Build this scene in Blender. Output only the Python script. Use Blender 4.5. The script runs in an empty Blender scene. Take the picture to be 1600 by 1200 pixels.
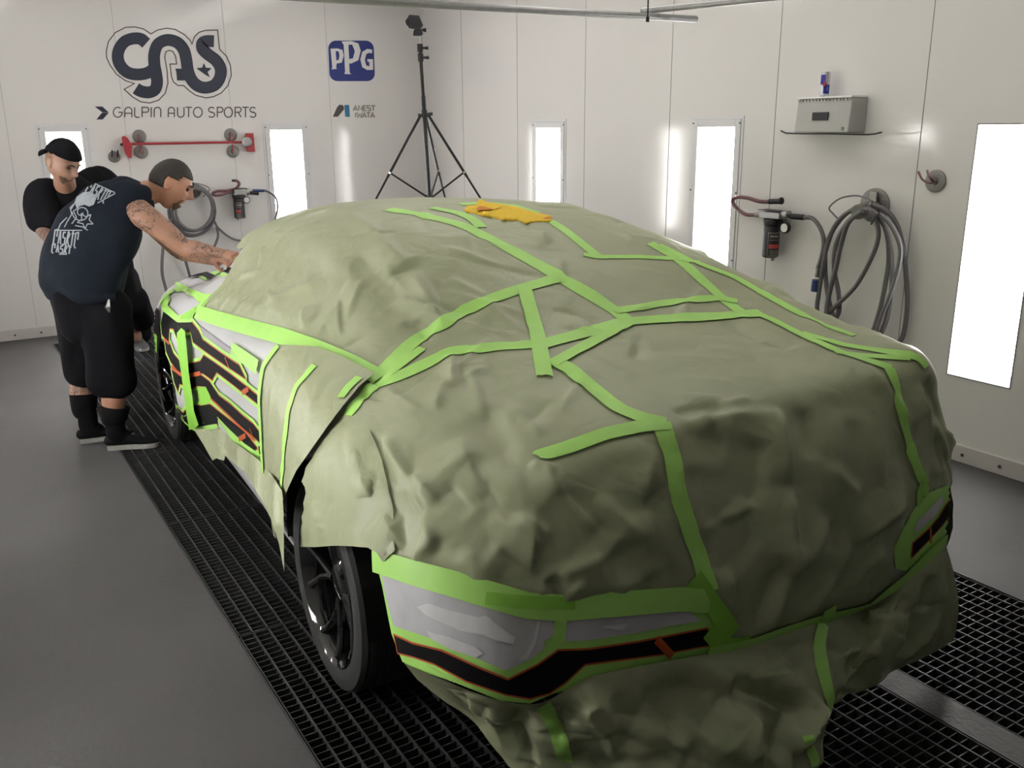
import bpy, bmesh, math, random
import numpy as np
from mathutils import Vector, Matrix
from mathutils.bvhtree import BVHTree
from mathutils.geometry import delaunay_2d_cdt

random.seed(7); rng = np.random.RandomState(11)
SC = bpy.context.scene
COL = SC.collection

# ---------------------------------------------------------------- camera
F = 1427.5; PITCH = .27475; ROLL = -.00831; YAW = .55697; CH = 1.75
_cy, _sy = math.cos(YAW), math.sin(YAW)
_D = np.array([-_sy, 0, _cy]); _B = np.array([_cy, 0, _sy]); _Z = np.array([0, -1., 0])
_c, _s = math.cos(PITCH), math.sin(PITCH); _P = np.array([[1, 0, 0], [0, _c, -_s], [0, _s, _c]])
_c, _s = math.cos(ROLL), math.sin(ROLL); _Rr = np.array([[_c, -_s, 0], [_s, _c, 0], [0, 0, 1]])
R = np.array([_Rr @ _P @ _B, _Rr @ _P @ _D, _Rr @ _P @ _Z])     # world = R @ camera(x right, y down, z forward)
CAM = np.array([0, 0, CH])
cam_data = bpy.data.cameras.new('camera'); cam = bpy.data.objects.new('camera', cam_data); COL.objects.link(cam)
cam_data.sensor_width = 36; cam_data.lens = F / 1600 * 36; cam_data.clip_start = .02
m = Matrix.Identity(4)
for i_ in range(3):
    m[i_][0] = R[i_][0]; m[i_][1] = -R[i_][1]; m[i_][2] = -R[i_][2]; m[i_][3] = CAM[i_]
cam.matrix_world = m
SC.camera = cam

# ---------------------------------------------------------------- light and exposure
SC.view_settings.view_transform = 'Standard'; SC.view_settings.look = 'None'
SC.view_settings.gamma = 1; SC.view_settings.use_curve_mapping = False
SC.view_settings.exposure = 0.0
wd = bpy.data.worlds.new('world'); SC.world = wd; wd.use_nodes = True
wd.node_tree.nodes['Background'].inputs[0].default_value = (1, .97, .93, 1)
wd.node_tree.nodes['Background'].inputs[1].default_value = 0.0
CEIL_EMIT = 2.9       # the booth's ceiling lamps
TUBE_EMIT = 22.0     # the fluorescent tubes behind the wall windows

# ---------------------------------------------------------------- helpers
def tag(o, label=None, cat=None, group=None, kind=None):
    if label: o['label'] = label
    if cat: o['category'] = cat
    if group: o['group'] = group
    if kind: o['kind'] = kind
    return o

def empty(name, loc=(0, 0, 0), label=None, cat=None, group=None):
    o = bpy.data.objects.new(name, None); COL.objects.link(o); o.location = loc; o.empty_display_size = .1
    return tag(o, label, cat, group)

def mesh_obj(name, verts, faces, mat=None, parent=None, smooth=False, mats=None, fmat=None):
    me = bpy.data.meshes.new(name)
    if parent is not None:
        ml = Vector((0, 0, 0)); p = parent
        while p is not None: ml = ml + p.location; p = p.parent
        verts = [(v[0] - ml.x, v[1] - ml.y, v[2] - ml.z) for v in verts]
    me.from_pydata([tuple(map(float, v)) for v in verts], [], [tuple(map(int, f)) for f in faces])
    if mats:
        for a in mats: me.materials.append(a)
        if fmat is not None: me.polygons.foreach_set('material_index', list(map(int, fmat)))
    elif mat: me.materials.append(mat)
    if smooth: me.polygons.foreach_set('use_smooth', [True] * len(me.polygons))
    me.update()
    o = bpy.data.objects.new(name, me); COL.objects.link(o)
    if parent is not None: o.parent = parent
    return o

class MB:
    """collects shapes into one mesh"""
    def __init__(s): s.v = []; s.f = []
    def add(s, vs, fs):
        b = len(s.v); s.v += [tuple(v) for v in vs]; s.f += [tuple(i + b for i in f) for f in fs]; return s
    def box(s, x0, x1, y0, y1, z0, z1, M=None):
        vs = [(x, y, z) for z in (z0, z1) for y in (y0, y1) for x in (x0, x1)]
        if M is not None: vs = [tuple(M @ Vector(v)) for v in vs]
        return s.add(vs, [(0, 2, 3, 1), (4, 5, 7, 6), (0, 1, 5, 4), (2, 6, 7, 3), (0, 4, 6, 2), (1, 3, 7, 5)])
    def tube(s, pts, r, n=10, cap=True, closed=False):
        pts = [Vector(p) for p in pts]; N = len(pts)
        rs = r if isinstance(r, (list, tuple)) else [r] * N
        rings = []; up = None
        for i, p in enumerate(pts):
            if closed: t = pts[(i + 1) % N] - pts[i - 1]
            else: t = pts[min(i + 1, N - 1)] - pts[max(i - 1, 0)]
            t.normalize()
            if up is None:
                up = t.orthogonal().normalized()
            up = (up - t * up.dot(t))
            if up.length < 1e-6: up = t.orthogonal()
            up.normalize(); w = t.cross(up)
            rr = rs[i]; ra, rb = rr if isinstance(rr, (list, tuple)) else (rr, rr)
            rings.append([p + up * (ra * math.cos(a)) + w * (rb * math.sin(a)) for a in [2 * math.pi * k / n for k in range(n)]])
        b = len(s.v)
        for rg in rings: s.v += [tuple(q) for q in rg]
        for i in range(N if closed else N - 1):
            j = (i + 1) % N
            for k in range(n):
                l = (k + 1) % n
                s.f.append((b + i * n + k, b + i * n + l, b + j * n + l, b + j * n + k))
        if cap and not closed:
            s.f.append(tuple(b + k for k in range(n))[::-1]); s.f.append(tuple(b + (N - 1) * n + k for k in range(n)))
        return s
    def lathe(s, prof, M=None, n=24, cap=True):
        """prof: (radius, height) pairs about local z"""
        b = len(s.v); M = M or Matrix.Identity(4)
        for (r_, h_) in prof:
            for k in range(n):
                a = 2 * math.pi * k / n; s.v.append(tuple(M @ Vector((r_ * math.cos(a), r_ * math.sin(a), h_))))
        for i in range(len(prof) - 1):
            for k in range(n):
                l = (k + 1) % n; s.f.append((b + i * n + k, b + i * n + l, b + (i + 1) * n + l, b + (i + 1) * n + k))
        if cap:
            s.f.append(tuple(b + k for k in range(n))[::-1]); s.f.append(tuple(b + (len(prof) - 1) * n + k for k in range(n)))
        return s
    def build(s, name, mat, parent=None, smooth=False, bevel=0):
        o = mesh_obj(name, s.v, s.f, mat, parent, smooth)
        if smooth: auto_smooth(o)
        if bevel:
            bv = o.modifiers.new('bevel', 'BEVEL'); bv.width = bevel; bv.segments = 2; bv.limit_method = 'ANGLE'
        return o

def auto_smooth(o, ang=40):
    me = o.data
    bm = bmesh.new(); bm.from_mesh(me)
    for e in bm.edges:
        if len(e.link_faces) == 2 and e.calc_face_angle(0) > math.radians(ang): e.smooth = False
    bm.to_mesh(me); bm.free()

def frame_to(p0, p1):
    """matrix whose local z runs from p0 towards p1"""
    p0 = Vector(p0); z = (Vector(p1) - p0).normalized(); x = z.orthogonal().normalized(); y = z.cross(x)
    M = Matrix.Identity(4)
    for i in range(3): M[i][0] = x[i]; M[i][1] = y[i]; M[i][2] = z[i]; M[i][3] = p0[i]
    return M

# ---------------------------------------------------------------- measuring the photograph
def ray(u, v): return R @ np.array([(u - 800) / F, (v - 600) / F, 1.])
def onZ(u, v, z): d = ray(u, v); return CAM + d * ((z - CH) / d[2])
def onX(u, v, x): d = ray(u, v); return CAM + d * (x / d[0])
def onY(u, v, y): d = ray(u, v); return CAM + d * (y / d[1])
def project(P):
    P = np.atleast_2d(P) - CAM; c = P @ R
    return np.stack([800 + F * c[:, 0] / c[:, 2], 600 + F * c[:, 1] / c[:, 2]], 1)
TH = math.radians(2.8); CO = np.array([1.81, 2.59, 0.])        # front axle centre, on the ground
CN = np.array([-math.sin(TH), -math.cos(TH), 0]); CR = np.array([math.cos(TH), -math.sin(TH), 0])
def W(s, l, z): return CO + CN * s + CR * l + np.array([0, 0, z])
def onL(u, v, l): d = ray(u, v); q = W(0, l, 0) - CAM; return CAM + d * (q @ CR / (d @ CR))

def catmull(P, n):
    """P (k,dim) -> n samples through all points"""
    P = np.asarray(P, float); k = len(P); t = np.linspace(0, k - 1, n)
    i = np.clip(t.astype(int), 0, k - 2); f = (t - i)[:, None]
    p0 = P[np.clip(i - 1, 0, k - 1)]; p1 = P[i]; p2 = P[i + 1]; p3 = P[np.clip(i + 2, 0, k - 1)]
    p0 = np.where((i == 0)[:, None], 2 * p1 - p2, p0); p3 = np.where((i == k - 2)[:, None], 2 * p2 - p1, p3)
    return .5 * (2 * p1 + (p2 - p0) * f + (2 * p0 - 5 * p1 + 4 * p2 - p3) * f ** 2 + (3 * p1 - p0 - 3 * p2 + p3) * f ** 3)

def inpoly(pts, poly):
    x, y = pts[:, 0], pts[:, 1]; r = np.zeros(len(pts), bool); n = len(poly)
    for i in range(n):
        x0, y0 = poly[i]; x1, y1 = poly[(i + 1) % n]
        if y0 == y1: continue
        c = ((y0 > y) != (y1 > y)) & (x < (x1 - x0) * (y - y0) / (y1 - y0) + x0); r ^= c
    return r

# ---------------------------------------------------------------- materials
def nt(name):
    mt = bpy.data.materials.new(name); mt.use_nodes = True; t = mt.node_tree
    return mt, t, t.nodes['Principled BSDF']
def pmat(name, col, rough=.5, metal=0, var=0, vscale=8, bump=0, bscale=60, spec=.5, coat=0, trans=0, emit=None, estr=0):
    mt, t, b = nt(name); b.inputs['Base Color'].default_value = (*col, 1)
    b.inputs['Roughness'].default_value = rough; b.inputs['Metallic'].default_value = metal
    b.inputs['Specular IOR Level'].default_value = spec; b.inputs['Coat Weight'].default_value = coat
    if trans: b.inputs['Transmission Weight'].default_value = trans
    tc = t.nodes.new('ShaderNodeTexCoord')
    nz = t.nodes.new('ShaderNodeTexNoise'); nz.inputs['Scale'].default_value = vscale; nz.inputs['Detail'].default_value = 6
    t.links.new(tc.outputs['Object'], nz.inputs['Vector'])
    mx = t.nodes.new('ShaderNodeMix'); mx.data_type = 'RGBA'
    v = max(var, .02)
    mx.inputs[6].default_value = (*[max(0, c * (1 - v)) for c in col], 1); mx.inputs[7].default_value = (*[min(1, c * (1 + v)) for c in col], 1)
    t.links.new(nz.outputs['Fac'], mx.inputs[0]); t.links.new(mx.outputs[2], b.inputs['Base Color'])
    if bump:
        n2 = t.nodes.new('ShaderNodeTexNoise'); n2.inputs['Scale'].default_value = bscale; n2.inputs['Detail'].default_value = 4
        t.links.new(tc.outputs['Object'], n2.inputs['Vector'])
        bp = t.nodes.new('ShaderNodeBump'); bp.inputs['Strength'].default_value = bump; bp.inputs['Distance'].default_value = .01
        t.links.new(n2.outputs['Fac'], bp.inputs['Height']); t.links.new(bp.outputs[0], b.inputs['Normal'])
    if emit: b.inputs['Emission Color'].default_value = (*emit, 1); b.inputs['Emission Strength'].default_value = estr
    return mt
def srgb(r, g, b):
    return tuple((c / 255 / 12.92) if c / 255 <= .04045 else ((c / 255 + .055) / 1.055) ** 2.4 for c in (r, g, b))

MT = {}
MT['wall'] = pmat('booth_white_panel', (.785, .765, .745), .10, spec=.6, var=.015, vscale=2, bump=.02, bscale=3)
MT['frontwall'] = pmat('booth_front_doors', (.16, .16, .165), .4)
MT['trimw'] = pmat('white_frame_metal', (.70, .70, .71), .35)
MT['trimd'] = pmat('dark_seam', (.25, .25, .25), .6)
MT['seam'] = pmat('panel_seam', (.42, .41, .40), .6)
MT['screw'] = pmat('screw_steel', (.12, .11, .10), .4, metal=.5)
MT['base'] = pmat('baseboard_metal', (.60, .57, .55), .4, var=.08, vscale=6)
MT['floor'] = pmat('painted_concrete', (.088, .085, .086), .65, spec=.25, var=.25, vscale=1.8, bump=.15, bscale=45)
MT['kerb'] = pmat('kerb_concrete', (.075, .072, .072), .6, var=.3, vscale=9, bump=.2, bscale=60)
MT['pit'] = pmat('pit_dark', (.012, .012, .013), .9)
MT['grate'] = pmat('grating_steel', (.045, .045, .047), .6, metal=.2, var=.35, vscale=20)
MT['tube'] = pmat('fluorescent_tube', (1, 1, 1), .4, emit=(1, .98, .95), estr=TUBE_EMIT)
MT['ceil_lamp'] = pmat('ceiling_lamp_diffuser', (1, 1, 1), .4, emit=(1, .955, .90), estr=CEIL_EMIT)
MT['reflector'] = pmat('lamp_box_white', (.9, .9, .9), .5)
MT['ceiling'] = pmat('ceiling_filter', (.72, .71, .69), .8, var=.03)
MT['steelpipe'] = pmat('galvanised_pipe', (.34, .34, .34), .45, metal=.6, var=.15, vscale=25)
MT['tire'] = pmat('tire_rubber', (.032, .032, .033), .62, bump=.15, bscale=120)
MT['rim'] = pmat('gloss_black_rim', (.006, .006, .007), .08, coat=1)
MT['dark'] = pmat('wheel_arch_dark', (.008, .008, .008), .8)
MT['black'] = pmat('satin_black_paint', (.008, .008, .009), .6, spec=.12)
MT['orange'] = pmat('orange_line_paint', srgb(196, 88, 42), .5)
MT['yellow'] = pmat('yellow_cloth', (.90, .60, .055), .9, var=.12, vscale=40, bump=.3, bscale=300)
MT['blackmetal'] = pmat('black_metal', (.018, .018, .02), .38, metal=.3)
MT['blackplastic'] = pmat('black_plastic', (.015, .015, .018), .45)
MT['chrome'] = pmat('chrome', (.75, .75, .75), .15, metal=1)
MT['steel'] = pmat('brushed_steel', (.42, .42, .41), .35, metal=.8, var=.12, vscale=30)
MT['magnet'] = pmat('grey_magnet', (.23, .22, .21), .45, metal=.5, var=.2, vscale=40)
MT['red'] = pmat('red_paint', (.36, .03, .04), .35, var=.1, vscale=30)
MT['hose'] = pmat('grey_hose', (.15, .145, .15), .5, var=.12, vscale=30)
MT['hosered'] = pmat('dull_red_hose', (.16, .07, .08), .5, var=.2, vscale=30)
MT['bluepl'] = pmat('blue_plastic', (.02, .05, .16), .4)
MT['navy'] = pmat('navy_ink', srgb(46, 50, 66), .4)
MT['inkbrown'] = pmat('dark_ink', srgb(70, 60, 58), .4)
MT['ppgblue'] = pmat('blue_ink', srgb(42, 55, 125), .35)
MT['inkwhite'] = pmat('white_ink', (.78, .77, .75), .35)
MT['inkgrey'] = pmat('grey_ink', srgb(140, 135, 128), .4)
MT['teal'] = pmat('teal_ink', srgb(35, 115, 150), .4)
MT['shelfbox'] = pmat('shelf_box_plastic', (.46, .46, .44), .35, var=.05, vscale=20)
MT['labelblk'] = pmat('label_black', (.03, .03, .035), .5)
MT['labelred'] = pmat('label_red', (.45, .06, .05), .5)
MT['canblue'] = pmat('can_blue', (.02, .035, .30), .3, metal=.4)
MT['cansilver'] = pmat('can_silver', (.62, .63, .66), .3, metal=.6)
MT['canred'] = pmat('can_red', (.55, .04, .05), .3)

def glass_mat():
    mt = bpy.data.materials.new('window_glass'); mt.use_nodes = True; t = mt.node_tree; t.nodes.clear()
    o = t.nodes.new('ShaderNodeOutputMaterial'); mx = t.nodes.new('ShaderNodeMixShader'); fr = t.nodes.new('ShaderNodeFresnel'); ge = t.nodes.new('ShaderNodeNewGeometry')
    iv = t.nodes.new('ShaderNodeMath'); iv.operation = 'SUBTRACT'; iv.inputs[0].default_value = 1; ml = t.nodes.new('ShaderNodeMath'); ml.operation = 'MULTIPLY'
    t.links.new(ge.outputs['Backfacing'], iv.inputs[1]); t.links.new(iv.outputs[0], ml.inputs[1]); t.links.new(fr.outputs[0], ml.inputs[0])
    tr = t.nodes.new('ShaderNodeBsdfTransparent'); g = t.nodes.new('ShaderNodeBsdfGlossy'); g.inputs['Roughness'].default_value = .03
    t.links.new(ml.outputs[0], mx.inputs[0]); t.links.new(tr.outputs[0], mx.inputs[1]); t.links.new(g.outputs[0], mx.inputs[2]); t.links.new(mx.outputs[0], o.inputs[0])
    return mt
MT['glass'] = glass_mat()

def paper_mat(name, col, rough=.42, bump=.25):
    mt, t, b = nt(name)
    tc = t.nodes.new('ShaderNodeTexCoord')
    nz = t.nodes.new('ShaderNodeTexNoise'); nz.inputs['Scale'].default_value = 260; nz.inputs['Detail'].default_value = 3
    n2 = t.nodes.new('ShaderNodeTexNoise'); n2.inputs['Scale'].default_value = 5; n2.inputs['Detail'].default_value = 5
    for x in (nz, n2): t.links.new(tc.outputs['Object'], x.inputs['Vector'])
    mx = t.nodes.new('ShaderNodeMix'); mx.data_type = 'RGBA'
    mx.inputs[6].default_value = (*[c * .93 for c in col], 1); mx.inputs[7].default_value = (*[c * 1.07 for c in col], 1)
    t.links.new(nz.outputs['Fac'], mx.inputs[0]); t.links.new(mx.outputs[2], b.inputs['Base Color'])
    # creases: warped ridges
    wv = t.nodes.new('ShaderNodeTexVoronoi'); wv.feature = 'DISTANCE_TO_EDGE'; wv.inputs['Scale'].default_value = 7
    mp = t.nodes.new('ShaderNodeVectorMath'); mp.operation = 'ADD'
    ns = t.nodes.new('ShaderNodeTexNoise'); ns.inputs['Scale'].default_value = 6; t.links.new(tc.outputs['Object'], ns.inputs['Vector'])
    sc = t.nodes.new('ShaderNodeVectorMath'); sc.operation = 'SCALE'; sc.inputs[3].default_value = .35
    t.links.new(ns.outputs['Color'], sc.inputs[0]); t.links.new(tc.outputs['Object'], mp.inputs[0]); t.links.new(sc.outputs[0], mp.inputs[1])
    t.links.new(mp.outputs[0], wv.inputs['Vector'])
    bp = t.nodes.new('ShaderNodeBump'); bp.inputs['Strength'].default_value = bump; bp.inputs['Distance'].default_value = .02
    t.links.new(wv.outputs['Distance'], bp.inputs['Height'])
    t.links.new(bp.outputs[0], b.inputs['Normal'])
    b.inputs['Roughness'].default_value = rough; b.inputs['Specular IOR Level'].default_value = .4
    return mt
MT['paper'] = paper_mat('green_grey_masking_paper', (.375, .405, .25), .40, .2)
MT['paperside'] = paper_mat('green_grey_masking_paper_side', (.375, .405, .25), .40, .35)
MT['tape'] = pmat('lime_masking_tape', (.42, .78, .17), .5, var=.10, vscale=9, bump=.12, bscale=30)
MT['tapedk'] = pmat('lime_masking_tape_doubled', (.28, .64, .07), .5, var=.12, vscale=14, bump=.12, bscale=30)
MT['film'] = pmat('white_masking_film', (.62, .62, .65), .3, var=.34, vscale=7, bump=.5, bscale=9)  # wide tone variation paints mottled highlights into the film colour
MT['bodywhite'] = pmat('white_masked_panel', (.62, .62, .645), .5, var=.07, vscale=5, bump=.1, bscale=12)
MT['filmlight'] = pmat('film_painted_highlight', (.80, .80, .82), .3, var=.1, vscale=30, bump=.3, bscale=25)  # paler film tone, a painted highlight
MT['greyfilm'] = pmat('grey_film_overlap', (.36, .36, .39), .5)

# ---------------------------------------------------------------- the booth
XL, XR, YF, YB, ZC = -.50, 4.47, -1.6, 8.85, 3.15
def slab(name, *a, mat, kind='structure', **k):
    o = MB().box(*a).build(name, mat); o['kind'] = kind; return o

WZ0, WZ1 = .46, 1.74        # window glass heights
right_win = [(2.43, 2.77, False), (4.37, 4.81, True), (6.33, 6.79, True)]
back_win = [(.85, 1.225, True), (2.775, 3.185, True)]
def wall_with_holes(name, axis, pos, a0, a1, holes, thick, mat):
    """axis 'x': wall at x=pos running along y ; holes list (a,b)"""
    mb = MB(); xs = [a0]
    for h in sorted(holes): xs += [h[0], h[1]]
    xs.append(a1)
    def bx(p, q, z0, z1):
        if axis == 'x': mb.box(min(pos, pos + thick), max(pos, pos + thick), p, q, z0, z1)
        else: mb.box(p, q, min(pos, pos + thick), max(pos, pos + thick), z0, z1)
    for i in range(0, len(xs), 2): bx(xs[i], xs[i + 1], 0, ZC)
    for h in holes:
        bx(h[0], h[1], 0, WZ0); bx(h[0], h[1], WZ1, ZC)
    o = mb.build(name, mat); o['kind'] = 'structure'; return o
GW = .045   # frame width
def glass_range(a, b, framed): return (a + GW, b - GW) if framed else (a, b)
rh = [glass_range(*w) for w in right_win] 
bh = [glass_range(*w) for w in back_win]
lh = [(2.43, 2.77), (4.42, 4.76), (6.39, 6.73)]
wall_with_holes('wall_right', 'x', XR, YF, YB + .12, rh, .04, MT['wall'])
wall_with_holes('wall_back', 'y', YB, XL - .04, XR, bh, .04, MT['wall'])
wall_with_holes('wall_left', 'x', XL, YF, YB, lh, -.04, MT['wall'])
slab('wall_front', XL - .12, XR + .12, YF - .12, YF, 0, ZC, mat=MT['frontwall'])
slab('ceiling', XL - .12, XR + .12, YF - .12, YB + .12, ZC, ZC + .1, mat=MT['ceiling'])

def wpt(axis, pos, a, d, z):
    """point on a wall: a along it, d out into the room"""
    return (pos + d, a, z) if axis == 'x' else (a, pos + d, z)
winno = [0]
def make_window(axis, pos, a0, a1, framed, sgn):
    """sgn: direction into the room (+1/-1)"""
    winno[0] += 1; n_ = winno[0]
    def bx(mb, p, q, d0, d1, z0, z1):
        if axis == 'x': mb.box(min(pos + sgn * d0, pos + sgn * d1), max(pos + sgn * d0, pos + sgn * d1), p, q, z0, z1)
        else: mb.box(p, q, min(pos + sgn * d0, pos + sgn * d1), max(pos + sgn * d0, pos + sgn * d1), z0, z1)
    g0, g1 = glass_range(a0, a1, framed)
    root = MB(); e = .0
    # lamp box behind the pane
    t_ = .012
    bx(root, g0 - t_, g0, -.14, -.041, WZ0 - t_, WZ1 + t_); bx(root, g1, g1 + t_, -.14, -.041, WZ0 - t_, WZ1 + t_)
    bx(root, g0, g1, -.14, -.041, WZ0 - t_, WZ0); bx(root, g0, g1, -.14, -.041, WZ1, WZ1 + t_)
    bx(root, g0 - t_, g1 + t_, -.152, -.14, WZ0 - t_, WZ1 + t_)
    box = root.build('window_%d' % n_, MT['reflector']); box['kind'] = 'structure'
    nt_ = 4
    for k in range(nt_):
        a = g0 + (g1 - g0) * (k + .5) / nt_
        MB().tube([wpt(axis, pos, a, -sgn * .10, WZ0 + .035), wpt(axis, pos, a, -sgn * .10, WZ1 - .035)], .016, 10).build('fluorescent_tube', MT['tube'], box, smooth=True)
        mb = MB()
        for z in (WZ0 + .001, WZ1 - .034):
            mb.tube([wpt(axis, pos, a, -sgn * .10, z), wpt(axis, pos, a, -sgn * .10, z + .033)], .019, 10)
        mb.build('tube_holder', MT['trimw'], box)
    mb = MB(); bx(mb, g0 + .001, g1 - .001, -.012, -.008, WZ0 + .001, WZ1 - .001); mb.build('pane', MT['glass'], box)
    if framed:
        mb = MB(); d = .012; o_ = .02
        bx(mb, a0, g0 + .004, .0005, d, WZ0 - GW, WZ1 + GW); bx(mb, g1 - .004, a1, .0005, d, WZ0 - GW, WZ1 + GW)
        bx(mb, g0 + .004, g1 - .004, .0005, d, WZ0 - GW, WZ0 + .004); bx(mb, g0 + .004, g1 - .004, .0005, d, WZ1 - .004, WZ1 + GW)
        mb.build('window_frame', MT['trimw'], box, bevel=.003)
        mb = MB()                                                   # outer flange
        bx(mb, a0 - o_, a0 - .001, .0005, .005, WZ0 - GW - o_, WZ1 + GW + o_); bx(mb, a1 + .001, a1 + o_, .0005, .005, WZ0 - GW - o_, WZ1 + GW + o_)
        bx(mb, a0 - .001, a1 + .001, .0005, .005, WZ1 + GW + .001, WZ1 + GW + o_)
        mb.build('frame_flange', MT['trimw'], box)
        mb = MB()
        for a in (a0 + .006, a1 - .006):
            for z in (WZ1 + GW * .45, WZ1 - .42, WZ1 - .86, WZ0 - .02):
                p = wpt(axis, pos, a, sgn * d, z); q = wpt(axis, pos, a, sgn * (d + .004), z); mb.tube([p, q], .006, 8)
        mb.build('frame_screws', MT['screw'], box)
    else:
        mb = MB(); w_ = .006
        for (p, q, z0, z1) in ((g0 - w_, g0, WZ0 - w_, WZ1 + w_), (g1, g1 + w_, WZ0 - w_, WZ1 + w_), (g0, g1, WZ0 - w_, WZ0), (g0, g1, WZ1, WZ1 + w_)):
            bx(mb, p, q, .0005, .003, z0, z1)
        mb.build('window_frame', MT['trimd'], box)
    return box
for w in right_win: make_window('x', XR, w[0], w[1], w[2], -1)
for w in back_win: make_window('y', YB, w[0], w[1], w[2], -1)
for w in lh: make_window('x', XL, w[0], w[1], False, 1)

# panel seams: narrow dark joints
tn = [0]
def seam(axis, pos, a, sgn, z0=.1, z1=None, w=.0022):
    z1 = z1 or ZC; mb = MB(); tn[0] += 1
    if axis == 'x': mb.box(min(pos, pos + sgn * .0015), max(pos, pos + sgn * .0015), a - w, a + w, z0, z1)
    else: mb.box(a - w, a + w, min(pos, pos + sgn * .0015), max(pos, pos + sgn * .0015), z0, z1)
    o = mb.build('trim_%d' % tn[0], MT['seam'] if axis == 'y' else MT['trimd']); o['kind'] = 'structure'
for y in (1.1, 2.09, 3.085, 4.095, 5.06, 6.06, 7.05, 8.03): seam('x', XR, y, -1)
for x in (.1, .62, 1.54, 2.475, 3.445): seam('y', YB, x, -1, w=.0016)
# baseboards
def baseboard(name, axis, pos, a0, a1, sgn):
    mb = MB()
    if axis == 'x': mb.box(min(pos, pos + sgn * .014), max(pos, pos + sgn * .014), a0, a1, 0, .095)
    else: mb.box(a0, a1, min(pos, pos + sgn * .014), max(pos, pos + sgn * .014), 0, .095)
    o = mb.build(name, MT['base'], bevel=.004); o['kind'] = 'structure'
    sc = MB(); a = a0 + .12
    while a < a1:
        sc.tube([wpt(axis, pos, a, sgn * .0141, .045), wpt(axis, pos, a, sgn * .019, .045)], .009, 8); a += .205
    sc.build('screws', MT['screw'], o)
baseboard('baseboard_right', 'x', XR, YF, YB, -1); baseboard('baseboard_back', 'y', YB, XL, XR - .014, -1); baseboard('baseboard_left', 'x', XL, YF, YB - .014, 1)

# ceiling lamps: two rows of long fluorescent fixtures over the car
k_ = 0
for (x, lab) in ((.75, 'left'), (3.2, 'right')):
    for y in (2.5, 4.2, 5.9, 7.5):
        f = empty('ceiling_light', (x, y, ZC), 'long white ceiling lamp near the %s wall, %s from the back wall' % (lab, {2.5: 'fourth', 4.2: 'third', 5.9: 'second', 7.5: 'first'}[y]), 'lamp', 'ceiling lamps')
        MB().box(x - .33, x + .33, y - .65, y + .65, ZC - .06, ZC).build('housing', MT['trimw'], f)
        MB().box(x - .29, x + .29, y - .61, y + .61, ZC - .075, ZC - .0605).build('diffuser', MT['ceil_lamp'], f)

# ---------------------------------------------------------------- floor with two grated pits
GX0, GX1, KX, GX3 = .69, 2.37, 2.49, 3.29
GY0, GY1 = -.2, 8.50
FT = .30
fl = MB()
fl.box(XL - .12, GX0, YF - .12, YB + .12, -FT, 0); fl.box(GX3, XR + .12, YF - .12, YB + .12, -FT, 0)
fl.box(GX0, GX3, YF - .12, GY0, -FT, 0); fl.box(GX0, GX3, GY1, YB + .12, -FT, 0)
o = fl.build('floor', MT['floor']); o['kind'] = 'structure'
slab('trim_90', GX1, KX, GY0, GY1, -FT, 0, mat=MT['kerb'])
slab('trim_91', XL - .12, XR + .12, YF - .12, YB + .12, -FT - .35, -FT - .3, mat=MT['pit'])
ed = MB()
for x in (GX0, GX3 - .006): ed.box(x + (0 if x == GX0 else 0), x + .006, GY0, GY1, -.05, .003)
slab_ = ed.build('trim_92', MT['grate']); slab_['kind'] = 'structure'

def make_grating(x0, x1, y0, y1, label):
    g = empty('floor_grating', ((x0 + x1) / 2, (y0 + y1) / 2, -.035), label, 'grating', 'steel floor gratings')
    mb = MB(); d = .032; e = .004
    for x in (x0 + e, x1 - e - .004): mb.box(x, x + .004, y0 + e, y1 - e, -d, -.001)
    for y in (y0 + e, y1 - e - .004): mb.box(x0 + e, x1 - e, y, y + .004, -d, -.001)
    mb.build('frame', MT['grate'], g)
    mb = MB(); nx = max(2, round((x1 - x0) / .057))
    for i in range(1, nx):
        x = x0 + (x1 - x0) * i / nx; mb.box(x - .0028, x + .0028, y0 + e + .004, y1 - e - .004, -d, -.001)
    mb.build('long_bars', MT['grate'], g)
    mb = MB(); ny = round((y1 - y0) / .0335)
    for i in range(1, ny):
        y = y0 + (y1 - y0) * i / ny; mb.box(x0 + e + .004, x1 - e - .004, y - .0018, y + .0018, -d, -.004)
    mb.build('cross_bars', MT['grate'], g)
ords = ['first', 'second', 'third', 'fourth', 'fifth', 'sixth', 'seventh', 'eighth', 'ninth', 'tenth']
rowsY = [8.5, 7.48, 6.33, 5.17, 4.13, 2.99, 1.9, .85, -.2]
colsX = [(.697, 1.247, 'strip beside the bare floor'), (1.248, 1.808, 'strip under the car middle'), (1.809, 2.369, 'strip beside the kerb')]
for ci, (x0, x1, w_) in enumerate(colsX):
    for k in range(8):
        make_grating(x0, x1, rowsY[k + 1], rowsY[k], 'dark steel grating, %s from the back wall, in %s' % (ords[k], w_))
for k in range(8):
    make_grating(KX + .001, GX3 - .007, rowsY[k + 1], rowsY[k], 'dark steel grating right of the concrete kerb, %s from the back wall' % ords[k])

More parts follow.
